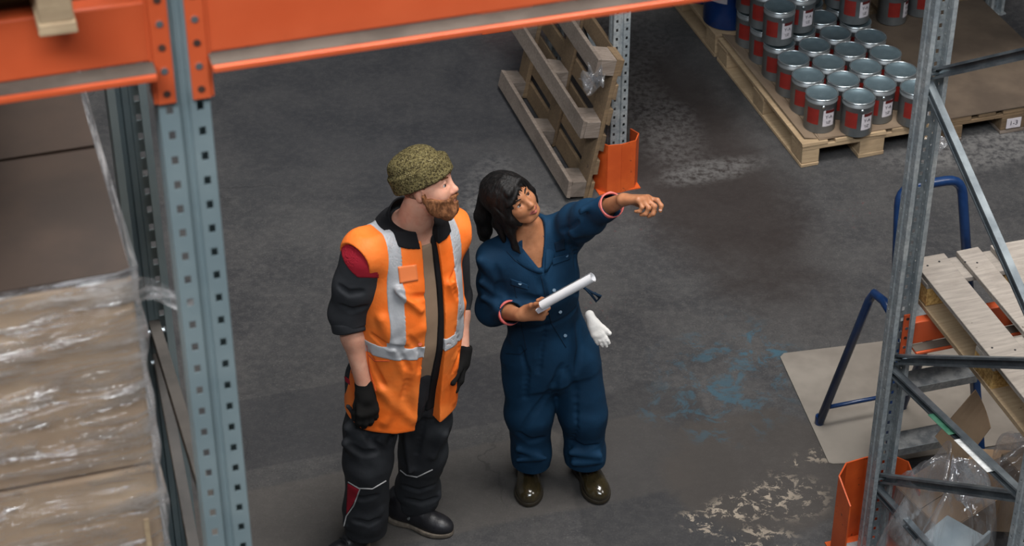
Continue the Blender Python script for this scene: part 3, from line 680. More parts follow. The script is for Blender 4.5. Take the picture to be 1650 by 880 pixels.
MB().box((-.33, -LD / 2 - .012, LH * .42), (.012, .002, LH * .30)).build('black_marking', M['rubber'], wl)
MB().box((.585, -LD / 2 - .014, LH * .44), (.010, .003, LH * .26)).build('tape_strip', M['wood'], wl)
link_mesh('film_tail', *(lambda P_: ([tuple(v_) for v_ in P_], [(i * 2, i * 2 + 1, i * 2 + 3, i * 2 + 2) for i in range(7)]))([Vector((LW / 2 + .005 + k * .018, -LD / 2 + .05 + .02 * math.sin(k), LH - .06 - k * .008 - s_ * (.055 - .003 * k))) for k in range(8) for s_ in (0, 1)]), M['wrap'], wl, True)
pallet('pallet under the stretch-wrapped load, below the view', .262 - .60, 3.205 + .60, 2.36 - .147, mw, seed=21, L=1.2, W=1.2)
for (vv, s_) in ((vL, -1), (vL + 1.1, 1)):
    rack_beam('orange lower-level beam under the wrapped load, ' + ('front' if s_ < 0 else 'rear'), uL - 2.75, uL - .046, vv, 2.36 - .147 - .127, s_, plates=(False, True))
rack_beam('orange rear beam of the upper level, left of the near upright', uL - 2.75, uL - .046, vL + 1.1, zb, 1, plates=(False, True), group=gB)

sd = thing('shading_deck', 'added unseen boards of the upper level shading the wrapped load', 'shelf deck', uvz(uL - 1.40, vL + .55, zb + .127), A0)  # unseen deck, added to throw shade on the wrapped load's top
for k in range(6): MB().box((-1.1 + k * .44, .0, -.012), (.43, 1.0, .020)).build('deck_panel', M['wood_in'], sd)
# ================================================================ implicit modelling toolkit
def smin(a, b, k):
    if k <= 0: return np.minimum(a, b)
    h_ = np.maximum(k - np.abs(a - b), 0) / k
    return np.minimum(a, b) - h_ * h_ * k * .25
def smax(a, b, k): return -smin(-a, -b, k)
class Fr:
    """local frame: origin o, rows of M are the local x, y, z axes in world space"""
    def __init__(s, o, x, y, z): s.o = Vector(o); s.x = Vector(x); s.y = Vector(y); s.z = Vector(z)
    def w(s, p): return s.o + s.x * p[0] + s.y * p[1] + s.z * p[2]
    def l(s, X, Y, Z):
        X = X - s.o.x; Y = Y - s.o.y; Z = Z - s.o.z
        return (X * s.x.x + Y * s.x.y + Z * s.x.z, X * s.y.x + Y * s.y.y + Z * s.y.z, X * s.z.x + Y * s.z.y + Z * s.z.z)
WF = Fr((0, 0, 0), (1, 0, 0), (0, 1, 0), (0, 0, 1))
def ortho(fwd, up):
    f_ = Vector(fwd).normalized(); u_ = Vector(up); u_ = (u_ - f_ * u_.dot(f_)).normalized(); return f_, u_.cross(f_), u_
class Field:
    def __init__(s, lo, hi, h):
        s.lo = np.array(lo, float); s.h = h; s.n = np.ceil((np.array(hi, float) - s.lo) / h).astype(int) + 1
        s.D = np.full(s.n, .25, np.float32)
    def sub(s, lo, hi):
        a = np.clip(np.floor((np.array(lo) - s.lo) / s.h).astype(int), 0, s.n); b = np.clip(np.ceil((np.array(hi) - s.lo) / s.h).astype(int) + 1, 0, s.n)
        if (b <= a).any(): return None
        sl = tuple(slice(x, y) for x, y in zip(a, b))
        g = [(s.lo[i] + s.h * np.arange(a[i], b[i])).astype(np.float32) for i in range(3)]
        return sl, g[0][:, None, None], g[1][None, :, None], g[2][None, None, :]
    def full(s): return s.sub(s.lo, s.lo + s.h * s.n)
    def put(s, sl, d, k, op):
        if op == 'add': s.D[sl] = smin(s.D[sl], d, k)
        elif op == 'cut': s.D[sl] = smax(s.D[sl], -d, k)
        else: s.D[sl] = smax(s.D[sl], d, k)
    def ell(s, c, r, k=.01, fr=WF, op='add', rot=None):
        cw = fr.w(c); R_ = max(r) + .05 + k; q = s.sub(cw - Vector((R_,) * 3), cw + Vector((R_,) * 3))
        if q is None: return s
        sl, X, Y, Z = q; f2 = Fr(cw, fr.x, fr.y, fr.z)
        if rot is not None:
            m_ = Euler(rot).to_matrix(); ax = [fr.x * m_[0][i] + fr.y * m_[1][i] + fr.z * m_[2][i] for i in range(3)]; f2 = Fr(cw, *ax)
        x, y, z = f2.l(X, Y, Z)
        k0 = np.sqrt((x / r[0]) ** 2 + (y / r[1]) ** 2 + (z / r[2]) ** 2); k1 = np.sqrt((x / r[0] ** 2) ** 2 + (y / r[1] ** 2) ** 2 + (z / r[2] ** 2) ** 2) + 1e-6
        s.put(sl, k0 * (k0 - 1) / k1, k, op); return s
    def cap(s, a, b, ra, rb=None, k=.01, fr=WF, op='add', flat=None):
        rb = ra if rb is None else rb; a = fr.w(a); b = fr.w(b); m = max(ra, rb) + .05 + k
        lo = Vector([min(a[i], b[i]) - m for i in range(3)]); hi = Vector([max(a[i], b[i]) + m for i in range(3)])
        q = s.sub(lo, hi)
        if q is None: return s
        sl, X, Y, Z = q; e = b - a; L2 = max(e.dot(e), 1e-9)
        px, py, pz = X - a.x, Y - a.y, Z - a.z
        t_ = np.clip((px * e.x + py * e.y + pz * e.z) / L2, 0, 1)
        dx, dy, dz = px - t_ * e.x, py - t_ * e.y, pz - t_ * e.z
        if flat is not None:   # flat=(axis vector, factor): squash distance along axis
            ax, fc = flat; dd = dx * ax.x + dy * ax.y + dz * ax.z; dx = dx + ax.x * dd * (fc - 1); dy = dy + ax.y * dd * (fc - 1); dz = dz + ax.z * dd * (fc - 1)
        d = np.sqrt(dx * dx + dy * dy + dz * dz) - (ra + (rb - ra) * t_); s.put(sl, d, k, op); return s
    def chain(s, pts, rs, k=.01, fr=WF, **kw):
        for i in range(len(pts) - 1): s.cap(pts[i], pts[i + 1], rs[i], rs[i + 1], k, fr, **kw)
        return s
    def box(s, c, hf, rd=.005, k=.005, fr=WF, op='add'):
        cw = fr.w(c); R_ = sum(hf) + .04; q = s.sub(cw - Vector((R_,) * 3), cw + Vector((R_,) * 3))
        if q is None: return s
        sl, X, Y, Z = q; x, y, z = Fr(cw, fr.x, fr.y, fr.z).l(X, Y, Z)
        qx, qy, qz = np.abs(x) - hf[0] + rd, np.abs(y) - hf[1] + rd, np.abs(z) - hf[2] + rd
        d = np.sqrt(np.maximum(qx, 0) ** 2 + np.maximum(qy, 0) ** 2 + np.maximum(qz, 0) ** 2) + np.minimum(np.maximum(qx, np.maximum(qy, qz)), 0) - rd
        s.put(sl, d, k, op); return s
    def stack(s, fr, zs, aa, bb, cy=None, cx=None, k=.02, op='add', grow=0.0):
        q = s.full(); sl, X, Y, Z = q; x, y, z = fr.l(X, Y, Z)
        cy = cy or [0] * len(zs); cx = cx or [0] * len(zs)
        zi = np.clip(z, zs[0], zs[-1]); zz = np.linspace(zs[0], zs[-1], 200)
        def sm(v_):
            w_ = np.interp(zz, zs, v_); w2 = np.convolve(np.pad(w_, 8, mode='edge'), np.ones(17) / 17, 'valid'); return np.interp(zi, zz, w2).astype(np.float32)
        a = sm(aa) + grow; b = sm(bb) + grow; x = x - sm(cx); y = y - sm(cy)
        k0 = np.sqrt((x / a) ** 2 + (y / b) ** 2); k1 = np.sqrt((x / a ** 2) ** 2 + (y / b ** 2) ** 2) + 1e-6
        d = k0 * (k0 - 1) / k1; d = smax(d, np.maximum(zs[0] - z, z - zs[-1]), .01); s.put(sl, d, k, op); return s
    def noise(s, amp, freq, seed=0, fr=WF, st=(1, 1, 1)):
        rs = np.random.RandomState(seed); sl, X, Y, Z = s.full(); x, y, z = fr.l(X, Y, Z); x, y, z = x * st[0] * freq, y * st[1] * freq, z * st[2] * freq
        acc = 0; wx = x + 1.1 * np.sin(y * .9 + 1.3) + .7 * np.sin(z * 1.3 + 2); wy = y + 1.0 * np.sin(z * .8 + .4) + .6 * np.sin(x * 1.2); wz = z + .9 * np.sin(x * .9 + 2.2) + .6 * np.sin(y * 1.4)
        for _ in range(4):
            d_ = rs.normal(size=3); d_ /= np.linalg.norm(d_); f_ = rs.uniform(.8, 1.7); acc = acc + np.sin((wx * d_[0] + wy * d_[1] + wz * d_[2]) * f_ + rs.uniform(0, 6))
        s.D -= (acc * (amp / 2.5)).astype(np.float32); return s
    def copy(s):
        f_ = Field.__new__(Field); f_.lo = s.lo; f_.h = s.h; f_.n = s.n; f_.D = s.D.copy(); return f_
    def clip(s, fn, k=.004):
        sl, X, Y, Z = s.full(); s.D = smax(s.D, fn(X, Y, Z), k).astype(np.float32); return s
    def shell(s, th): s.D = np.maximum(s.D, -(s.D + th)); return s
    def at(s, p):
        g = (np.array(p) - s.lo) / s.h; i = np.floor(g).astype(int)
        if (i < 0).any() or (i >= s.n - 1).any(): return .25
        t_ = g - i; v_ = s.D[i[0]:i[0] + 2, i[1]:i[1] + 2, i[2]:i[2] + 2]
        v_ = v_[0] * (1 - t_[0]) + v_[1] * t_[0]; v_ = v_[0] * (1 - t_[1]) + v_[1] * t_[1]; return float(v_[0] * (1 - t_[2]) + v_[1] * t_[2])
    def hit(s, px, py, off=.0):
        """first surface point seen from the photograph's viewpoint"""
        d = ray(px, py).normalized(); c0 = Vector((0, 0, CAMH)); t_ = 6.6
        while t_ < 9.6:
            if s.at(c0 + d * t_) < off:
                while s.at(c0 + d * t_) < off: t_ -= .001
                return c0 + d * t_
            t_ += .008
        return None
    def mesh(s, name, mat, parent=None, smooth=True):
        D = s.D.copy(); D[0] = D[-1] = .05; D[:, 0] = D[:, -1] = .05; D[:, :, 0] = D[:, :, -1] = .05
        ins = D < 0; c = np.zeros(np.array(D.shape) - 1, np.int8); nx, ny, nz = c.shape
        for i in (0, 1):
            for j in (0, 1):
                for k in (0, 1): c += ins[i:i + nx, j:j + ny, k:k + nz]
        act = (c > 0) & (c < 8); idx = np.argwhere(act); 
        if len(idx) == 0: return None
        num = np.full(act.shape, -1, np.int32); num[act] = np.arange(len(idx))
        co = {}
        for i in (0, 1):
            for j in (0, 1):
                for k in (0, 1): co[i, j, k] = D[idx[:, 0] + i, idx[:, 1] + j, idx[:, 2] + k]
        acc = np.zeros((len(idx), 3)); cnt = np.zeros(len(idx))
        ks = list(co)
        for a in ks:
            for b in ks:
                if sum(b) - sum(a) == 1 and all(b[q] >= a[q] for q in range(3)):
                    va, vb = co[a], co[b]; m = (va < 0) != (vb < 0); t_ = np.where(m, va / np.where(va == vb, 1, va - vb), 0)
                    for q in range(3): acc[:, q] += np.where(m, a[q] + (b[q] - a[q]) * t_, 0)
                    cnt += m
        V = s.lo + s.h * (idx + acc / cnt[:, None])
        Fs = []
        for ax in range(3):
            sa = [slice(1, -1)] * 3; sa[ax] = slice(0, -1); sb = list(sa); sb[ax] = slice(1, None)
            A_ = ins[tuple(sa)]; B_ = ins[tuple(sb)]; ch = np.argwhere(A_ != B_)
            if len(ch) == 0: continue
            off = np.array([1, 1, 1]); off[ax] = 0; e = ch + off; flip = A_[tuple(ch.T)]
            u_, v_ = [(1, 2), (2, 0), (0, 1)][ax]; du = np.zeros(3, int); du[u_] = 1; dv = np.zeros(3, int); dv[v_] = 1
            q = np.stack([num[tuple((e - du - dv).T)], num[tuple((e - dv).T)], num[tuple(e.T)], num[tuple((e - du).T)]], 1)
            q[~flip] = q[~flip][:, ::-1]; Fs.append(q)
        Fq = np.concatenate(Fs)
        # two light smoothing passes to remove grid facets
        me = bpy.data.meshes.new(name); me.vertices.add(len(V)); me.vertices.foreach_set('co', V.astype(np.float32).ravel())
        me.loops.add(Fq.size); me.loops.foreach_set('vertex_index', Fq.astype(np.int32).ravel()); me.polygons.add(len(Fq))
        me.polygons.foreach_set('loop_start', np.arange(0, Fq.size, 4, dtype=np.int32)); me.polygons.foreach_set('loop_total', np.full(len(Fq), 4, np.int32))
        me.update(calc_edges=True); me.validate()
        if smooth: me.shade_smooth()
        me.materials.append(mat); o = bpy.data.objects.new(name, me); COL.objects.link(o)
        if parent:
            o.parent = parent; o.matrix_parent_inverse = Matrix.Translation(-parent.location)
        return o
def child_world(o, parent):
    o.parent = parent; o.matrix_parent_inverse = Matrix.Translation(-parent.location); return o
def imgd(x, up, tow):
    """direction from components along the picture's right, up and towards-the-viewer axes"""
    return (Vector((1, 0, 0)) * x + Vector((0, math.sin(TILT), math.cos(TILT))) * up + Vector((0, -math.cos(TILT), math.sin(TILT))) * tow).normalized()
def hand(fd, wrist, D, N, side, curl, scale=1.0, grow=0.0, thumb=(.6, .7, -.3), thumb_curl=.4, spread=.06, k=.006):
    """palm and five jointed fingers.  D to the fingertips, N out of the back of the hand, side=+1 when the thumb lies along D x N"""
    D = Vector(D).normalized(); N = Vector(N); N = (N - D * N.dot(D)).normalized(); S = D.cross(N) * side; W = Vector(wrist); sc = scale; tips = []
    kn = [(.030, .090), (.010, .094), (-.011, .089), (-.030, .080)]
    seg = [(.040, .025, .020), (.044, .029, .021), (.041, .027, .020), (.032, .020, .018)]; rr = [.0095, .0098, .0092, .0080]
    for i in range(4):
        s_, l_ = kn[i]; b = W + (S * s_ + D * l_) * sc; a = W + (S * s_ * .55 + D * .008) * sc
        fd.cap(a, b, (.0165 + grow) * sc, (.0135 + grow) * sc, .016)
    for i in range(4):
        s_, l_ = kn[i]; p = W + (S * s_ + D * l_) * sc; an = 0; cu = curl[i] if isinstance(curl[0], (list, tuple)) else curl
        dr0 = (D + S * spread * (1.5 - i)).normalized()
        for j in range(3):
            an += cu[j]; dr = dr0 * math.cos(an) - N * math.sin(an); q = p + dr * seg[i][j] * sc
            fd.cap(p, q, (rr[i] * (1 - .07 * j) + grow) * sc, (rr[i] * (1 - .07 * (j + 1)) + grow) * sc, k if j else .010); p = q
        tips.append((p, dr))
    p = W + (S * .024 + D * .022 - N * .004) * sc; dr = (D * thumb[0] + S * thumb[1] + N * thumb[2]).normalized()
    for j, (L, r_) in enumerate(((.044, .0145), (.032, .0108), (.026, .0095))):
        q = p + dr * L * sc; fd.cap(p, q, (r_ + grow) * sc, (r_ * .88 + grow) * sc, .012 if j == 0 else k); p = q
        dr = (dr + (D * .6 - S * .9) * thumb_curl * .35).normalized()
    tips.append((p, dr)); return tips
def head_prims(fd, H, s=1.0, beard=False, fem=False):
    E = lambda c, r, k=.012, **kw: fd.ell([x * s for x in c], [x * s for x in r], k * s, H, **kw)
    C = lambda a, b, ra, rb=None, k=.01, **kw: fd.cap([x * s for x in a], [x * s for x in b], ra * s, (rb or ra) * s, k * s, H, **kw)
    jw = .94 if fem else 1.0
    E((-.018, 0, .034), (.096, .076, .086)); E((.018, 0, -.012), (.078, .067 * jw, .085), .03); E((.040, 0, -.062), (.044, .050 * jw, .046), .03); E((.058, 0, -.094), (.026, .026, .020), .025)
    for y in (-1, 1):
        E((.056, y * .036, -.028), (.030, .026, .030), .025); C((.078, y * .008, .026), (.066, y * .044, .024), .013, .012, .018)
        C((.020, y * .056 * jw, -.060), (.060, y * .030 * jw, -.090), .016, .014, .025)
        E((.088, y * .033, .004), (.016, .017, .012), .012, op='cut')
        E((-.004, y * .077, -.012), (.019, .007, .031), .006, rot=(0, .2, y * .35)); E((.001, y * .084, -.008), (.010, .005, .018), .005, op='cut')
        C((-.018, y * .083, .012), (.002, y * .084, .018), .004, .004, .004)
        E((.098, y * .0115, -.034), (.010, .0075, .0075), .008)
        # lids
        C((.081, y * .019, .008), (.0845, y * .033, .0135), .0042, .0045, .006); C((.0845, y * .033, .0135), (.074, y * .048, .006), .0045, .004, .006)
        C((.081, y * .020, -.001), (.0830, y * .033, -.0065), .0036, .0038, .006); C((.0830, y * .033, -.0065), (.074, y * .047, -.001), .0038, .0034, .006)
    C((.086, 0, .018), (.104, 0, -.020), .0085, .010, .014); E((.108, 0, -.028), (.0125, .011, .0105), .010)
    C((.093, 0, -.040), (.096, 0, -.052), .008, .008, .010)
    C((.086, -.020, -.0605), (.0975, -.005, -.0555), .0050, .0065, .006); C((.086, .020, -.0605), (.0975, .005, -.0555), .0050, .0065, .006); C((.0975, -.005, -.0555), (.0975, .005, -.0555), .0065, .0065, .004)
    C((.084, -.018, -.0655), (.0935, 0, -.0695), .0052, .0078, .006); C((.084, .018, -.0655), (.0935, 0, -.0695), .0052, .0078, .006)
def head_frame(px, py, Y, fwd, up):
    f_, l_, u_ = ortho(fwd, up); return Fr(atY(px, py, Y), f_, l_, u_)
def lathe_uv(name, H, c, r, mat, parent, s=1.0, seg=(16, 10)):
    mb = MB(); vs = []; nu, nv = seg; cw = H.w([x * s for x in c])
    for j in range(nv + 1):
        for i in range(nu):
            a = 2 * math.pi * i / nu; b = math.pi * j / nv; d = Vector((math.cos(b), math.sin(b) * math.cos(a), math.sin(b) * math.sin(a)))
            vs.append(cw + (H.x * d.x + H.y * d.y + H.z * d.z) * r * s)
    fs = [(j * nu + i, (j + 1) * nu + i, (j + 1) * nu + (i + 1) % nu, j * nu + (i + 1) % nu) for j in range(nv) for i in range(nu)]
    o = mb.add(vs, fs).build(name, mat, None, smooth=True); return child_world(o, parent)
def eyes(H, parent, look, iris, s=1.0):
    for y in (-1, 1):
        c = (.0745, y * .0325, .0035); e = lathe_uv('eye', H, c, .0122, M['eyewhite'], parent, s)
        cw = H.w([x * s for x in c]); d = (H.x * look[0] + H.y * look[1] + H.z * look[2]).normalized()
        a, b, u_ = ortho(d, (0, 0, 1)); mb = MB()
        for nm, rr, off, mt in (('iris', .0072, .0108, iris), ('pupil', .0032, .0126, M['ink'])):
            ring = [cw + d * off * s + (b * math.cos(q * math.pi / 8) + u_ * math.sin(q * math.pi / 8)) * rr * s for q in range(16)]
            o = MB().add(ring + [cw + d * (off + .0020) * s], [(q, (q + 1) % 16, 16) for q in range(16)]).build(nm, mt, None, smooth=True); child_world(o, parent)
def loft_panel(name, A_, B_, mat, parent, th=.005, mid=0.0, nrm=None, n=4):
    """sheet between two curves of equal length with a slight bulge"""
    mb = MB(); m = len(A_); vs = []
    for i in range(m):
        for j in range(n + 1):
            t_ = j / n; p = A_[i].lerp(B_[i], t_)
            if mid: p = p + (nrm(p) if nrm else Vector((0, 0, 1))) * mid * math.sin(math.pi * t_)
            vs.append(p)
    fs = [(i * (n + 1) + j, i * (n + 1) + j + 1, (i + 1) * (n + 1) + j + 1, (i + 1) * (n + 1) + j) for i in range(m - 1) for j in range(n)]
    o = mb.add(vs, fs).build(name, mat, None, smooth=True, solid=th); return child_world(o, parent)
def surf_line(fd, pts, name, mat, parent, r=.003, off=.002, n=14, sq=None):
    """a seam or piping following the cloth through the given picture points"""
    out = []
    for i in range(len(pts) - 1):
        for q in range(n if i == len(pts) - 2 else n):
            t_ = q / n; x = pts[i][0] * (1 - t_) + pts[i + 1][0] * t_; y = pts[i][1] * (1 - t_) + pts[i + 1][1] * t_
            p = fd.hit(x, y, off)
            if p is not None: out.append(p)
    p = fd.hit(*pts[-1], off)
    if p is not None: out.append(p)
    if len(out) < 2: return None
    return child_world(MB().tube(out, r, 6).build(name, mat, None, smooth=True), parent)
def surf_patch(fd, poly, name, mat, parent, off=.003, n=8, th=.002, bow=0.0):
    """quad patch (4 picture corners) laid onto the cloth"""
    vs = []; 
    for i in range(n + 1):
        for j in range(n + 1):
            a, b = i / n, j / n
            x = (poly[0][0] * (1 - a) + poly[1][0] * a) * (1 - b) + (poly[3][0] * (1 - a) + poly[2][0] * a) * b
            y = (poly[0][1] * (1 - a) + poly[1][1] * a) * (1 - b) + (poly[3][1] * (1 - a) + poly[2][1] * a) * b
            p = fd.hit(x, y, off)
            vs.append(p)
    ok = [p for p in vs if p is not None]
    if not ok: return None
    fs = [f_ for f_ in [(i * (n + 1) + j, i * (n + 1) + j + 1, (i + 1) * (n + 1) + j + 1, (i + 1) * (n + 1) + j) for i in range(n) for j in range(n)] if all(vs[q] is not None for q in f_) and max((vs[f_[0]] - vs[q]).length for q in f_) < .05]
    vs = [p if p is not None else ok[0] for p in vs]
    return child_world(MB().add(vs, fs).build(name, mat, None, smooth=True, solid=th), parent)
def shoe(parent, heel, direction, L, mat, sole_mat, h=.003, width=.098, toe_up=.0, laces=False, height=.10, heel_h=.026):
    d = Vector(direction); d.z = 0; d.normalize(); l_ = Vector((0, 0, 1)).cross(d); heel = Vector(heel); heel.z = 0
    H = Fr(heel, d, l_, (0, 0, 1)); c = H.w((L / 2, 0, .06)); R_ = L / 2 + .04
    fd = Field((c.x - R_, c.y - R_, -.012), (c.x + R_, c.y + R_, height + .10), h)
    fd.ell((L * .74, 0, .036), (L * .27, width * .49, .046), .02, H); fd.ell((L * .45, 0, .05), (L * .30, width * .42, .050), .03, H); fd.ell((L * .18, 0, .055), (L * .18, width * .38, .055), .03, H)
    fd.cap((L * .22, 0, .07), (L * .20, 0, height + .04), .043, .046, .03, H)
    up = fd.copy(); up.clip(lambda X, Y, Z: .016 - H.l(X, Y, Z)[2] + 0 * X * Y); up.noise(.0012, 60, 2)
    o = up.mesh('upper', mat, parent)
    sl = Field(fd.lo, fd.lo + fd.h * fd.n, h)
    sl.ell((L * .72, 0, .012), (L * .29, width * .54, .06), .01, H); sl.ell((L * .22, 0, .012), (L * .235, width * .44, .06), .03, H); sl.cap((L * .2, 0, .01), (L * .7, 0, .01), width * .36, width * .42, .03, H)
    def fn(X, Y, Z):
        x, y, z = H.l(X, Y, Z); bot = np.where(x < L * .34, 0.0, .004); return np.maximum(z - heel_h * .95, bot - z) + 0 * y
    sl.clip(fn); s2 = sl.mesh('sole', sole_mat, parent)
    return fd, H, o
# cloth, skin and hair materials
def cloth(name, c1, c2, rough=.85, fine=260, bump=.25, big=4, sheen=0.0, spec=.25):
    t = NT(name); f = t.ramp(t.noise(big, 4), .35, .65); t.set(t.mix(f, c1, c2), rough, 0, spec)
    hN = t.math('ADD', t.math('MULTIPLY', t.noise(fine, 2), .15), t.noise(big * 7, 4, .6)); t.bump(hN, bump, .006)
    if sheen: t.b.inputs['Sheen Weight'].default_value = sheen
    return t.m
def skin(name, c1, c2, c3):
    t = NT(name); f = t.ramp(t.noise(14, 4), .35, .68); g = t.ramp(t.noise(45, 3), .45, .7); c = t.mix(f, c1, c2); c = t.mix(t.math('MULTIPLY', g, .35), c, c3)
    t.set(c, .48, 0, .4); t.b.inputs['Subsurface Weight'].default_value = .12; t.b.inputs['Subsurface Radius'].default_value = (.01, .004, .002); t.b.inputs['Subsurface Scale'].default_value = .6
    t.bump(t.noise(160, 3), .12, .002); return t.m
M['skin_m'] = skin('fair_skin', srgb(208, 152, 128), srgb(218, 166, 142), srgb(196, 128, 108))
M['skin_w'] = skin('brown_skin', srgb(168, 112, 78), srgb(184, 126, 90), srgb(146, 92, 62))
M['eyewhite'] = simple('eye_white', srgb(190, 184, 180), None, rough=.35)
M['iris_b'] = simple('brown_iris', srgb(58, 34, 22), None, rough=.2); M['iris_g'] = simple('grey_iris', srgb(84, 92, 96), None, rough=.2)
M['lips_w'] = simple('lip_colour', srgb(158, 84, 76), srgb(172, 98, 88), 60, .4); M['lips_m'] = simple('pale_lip_colour', srgb(184, 112, 98), None, rough=.5)
M['vest'] = cloth('orange_safety_cloth', srgb(255, 116, 34), srgb(255, 134, 56), .6, bump=.35, big=5, spec=.35)
M['reflect'] = cloth('grey_reflective_tape', srgb(172, 174, 178), srgb(190, 192, 196), .4, bump=.2, big=9, spec=.5)
M['jacket'] = cloth('dark_grey_work_cloth', srgb(48, 50, 54), srgb(60, 62, 66), .85); M['blackc'] = cloth('black_collar_cloth', srgb(16, 16, 18), srgb(24, 24, 27), .9)
M['redc'] = cloth('crimson_cloth', srgb(150, 24, 42), srgb(168, 34, 50), .8); M['piping'] = simple('grey_reflective_piping', srgb(176, 176, 176), None, rough=.4)
M['tshirt'] = cloth('khaki_cotton', srgb(138, 116, 96), srgb(152, 130, 108), .9); M['trous'] = cloth('charcoal_trouser_cloth', srgb(38, 40, 44), srgb(50, 53, 57), .7, bump=.3)
M['overall'] = cloth('petrol_blue_coverall_cloth', srgb(8, 43, 68), srgb(13, 52, 80), .8, bump=.35); M['overall_d'] = cloth('darker_blue_cloth', srgb(11, 32, 52), srgb(14, 38, 58), .8)
M['pink'] = cloth('salmon_lining_cloth', srgb(196, 96, 92), srgb(210, 116, 108), .9); M['gloveb'] = cloth('black_knit_glove', srgb(14, 14, 14), srgb(22, 21, 20), .95); M['glovew'] = cloth('white_cotton_glove', srgb(216, 212, 206), srgb(228, 226, 222), .9, bump=.5)
M['leather'] = simple('black_shoe_leather', srgb(22, 22, 26), srgb(34, 34, 38), 20, .42, bump=.3, bscale=60); M['sole'] = simple('worn_tan_sole', srgb(92, 84, 74), srgb(120, 110, 98), 40, .8); M['boot'] = simple('glossy_olive_brown_leather', srgb(44, 38, 24), srgb(58, 50, 32), 12, .16, spec=.8); M['boot_sole'] = simple('brown_sole', srgb(44, 38, 28), None, rough=.5)
t = NT('melange_knit'); c = t.mix(t.ramp(t.noise(130, 3, .6), .38, .6), srgb(56, 49, 32), srgb(110, 100, 66)); c = t.mix(t.ramp(t.noise(220, 2), .60, .68), c, srgb(150, 140, 104)); t.set(c, .95, 0, .1); t.bump(t.noise(150, 3), .9, .006); M['knit'] = t.m
t = NT('ginger_beard'); c = t.mix(t.ramp(t.noise(70, 4, .7, stretch=(1, 1, .35)), .35, .65), srgb(88, 54, 32), srgb(146, 96, 62)); t.set(c, .7, 0, .3); t.bump(t.noise(120, 4, .7, stretch=(1, 1, .3)), .9, .006); M['beard'] = t.m
t = NT('short_brown_hair'); c = t.mix(t.ramp(t.noise(120, 3), .4, .65), srgb(92, 66, 50), srgb(150, 112, 90)); t.set(c, .7); t.bump(t.noise(180, 3), .5, .003); M['shorthair'] = t.m
t = NT('black_hair'); c = t.mix(t.ramp(t.noise(60, 4, .6, stretch=(1, 1, .15)), .35, .7), srgb(9, 8, 8), srgb(26, 22, 21)); t.set(c, .55, 0, .28); t.bump(t.noise(70, 4, .6, stretch=(1, 1, .12)), .7, .008); M['hair'] = t.m
M['paper'] = simple('white_paper', srgb(232, 232, 234), srgb(238, 238, 240), 6, .6)
M['cream'] = simple('inner_paper', srgb(190, 188, 196), None, rough=.7)
# ================================================================ the man
def crease(fd, pts, r=.003, k=.022, dep=.002, n=5):
    # press a soft valley into the cloth along the picture points
    P_ = []
    for i in range(len(pts) - 1):
        for q in range(n): P_.append(fd.hit(pts[i][0] + (pts[i + 1][0] - pts[i][0]) * q / n, pts[i][1] + (pts[i + 1][1] - pts[i][1]) * q / n))
    P_.append(fd.hit(*pts[-1])); P_ = [p for p in P_ if p is not None]
    m_ = len(P_)
    for i in range(m_ - 1):
        w_ = math.sin(math.pi * (i + .5) / m_) ** .5
        fd.cap(P_[i] + imgd(0, .2, 1) * dep, P_[i + 1] + imgd(0, .2, 1) * dep, r * w_, r * w_, k, op='cut')
V3 = Vector
man = thing('person', 'man in orange reflective vest, dark workwear and olive beanie, looking up to the right', 'person', (-.50, 6.53, 0))
az = R(-54); fw = V3((math.cos(az), math.sin(az), 0)); pel = atY(650, 592, 6.53); nb = atY(676, 372, 6.53)
up_ = (nb - pel).normalized(); T_f, T_l, T_u = ortho(fw, up_)
T = Fr(pel, T_l, T_f, T_u)   # local x = his left, y = forward, z = up
tz = [-.16, -.05, .05, .18, .32, .45, .55, .61, .68]; ta = [.175, .185, .18, .178, .188, .195, .175, .12, .062]; tb = [.12, .13, .135, .145, .145, .13, .108, .085, .062]; tcy = [.0, .0, .01, .02, .015, .0, -.01, -.012, -.01]
shR = T.w((-.205, -.01, .565)); shL = T.w((.185, -.005, .555))
elR = atY(563, 505, 6.45); wrR = atY(589, 628, 6.36); elL = atY(733, 478, 6.74); wrL = atY(744, 572, 6.60)
hipR = atY(603, 612, 6.50); hipL = atY(686, 602, 6.56); knR = atY(592, 742, 6.40); knL = atY(682, 728, 6.58); anR = atY(590, 862, 6.44); anL = atY(668, 822, 6.69)
HM = head_frame(686, 297, 6.50, (.95, -.20, .20), (-.13, .20, .97))
h = .0034
body = Field((-.90, 6.18, -.0), (.02, 6.86, 1.92), h)
body.stack(T, tz, ta, tb, tcy, k=.01)
body.cap(shR, shL, .075, .075, .05)
for a, b, c_, d_ in ((shR, elR, wrR, 0), (shL, elL, wrL, 1)):
    body.chain([a, a.lerp(b, .5), b, b.lerp(c_, .3), c_], [.062, .055, .046, .047, .031], .03)
for a, b, c_ in ((hipR, knR, anR), (hipL, knL, anL)): body.chain([a, b, c_ + V3((0, 0, .03))], [.085, .058, .040], .03)
body.cap(HM.w((-.028, 0, -.06)), T.w((0, -.005, .62)), .060, .072, .03)
head_prims(body, HM, 1.0)
hD_R = (imgd(.10, -1, .0)); hN_R = imgd(.25, .1, 1)
hand(body, wrR, hD_R, hN_R, 1, (.50, .75, .5), .98, thumb=(.85, .30, -.45))
hD_L = imgd(-.15, -1, -.1); hN_L = imgd(1, .1, -.2)
hand(body, wrL, hD_L, hN_L, 1, (.3, .4, .3), 1.05)
body.mesh('body', M['skin_m'], man)
eyes(HM, man, (.97, -.06, .08), M['iris_b'])
def sub_field(base, lo, hi, h_): 
    f_ = Field(lo, hi, h_); return f_
def hbox(H, r=.17): c = H.w((0, 0, 0)); return (c.x - r, c.y - r, c.z - r), (c.x + r, c.y + r, c.z + r)
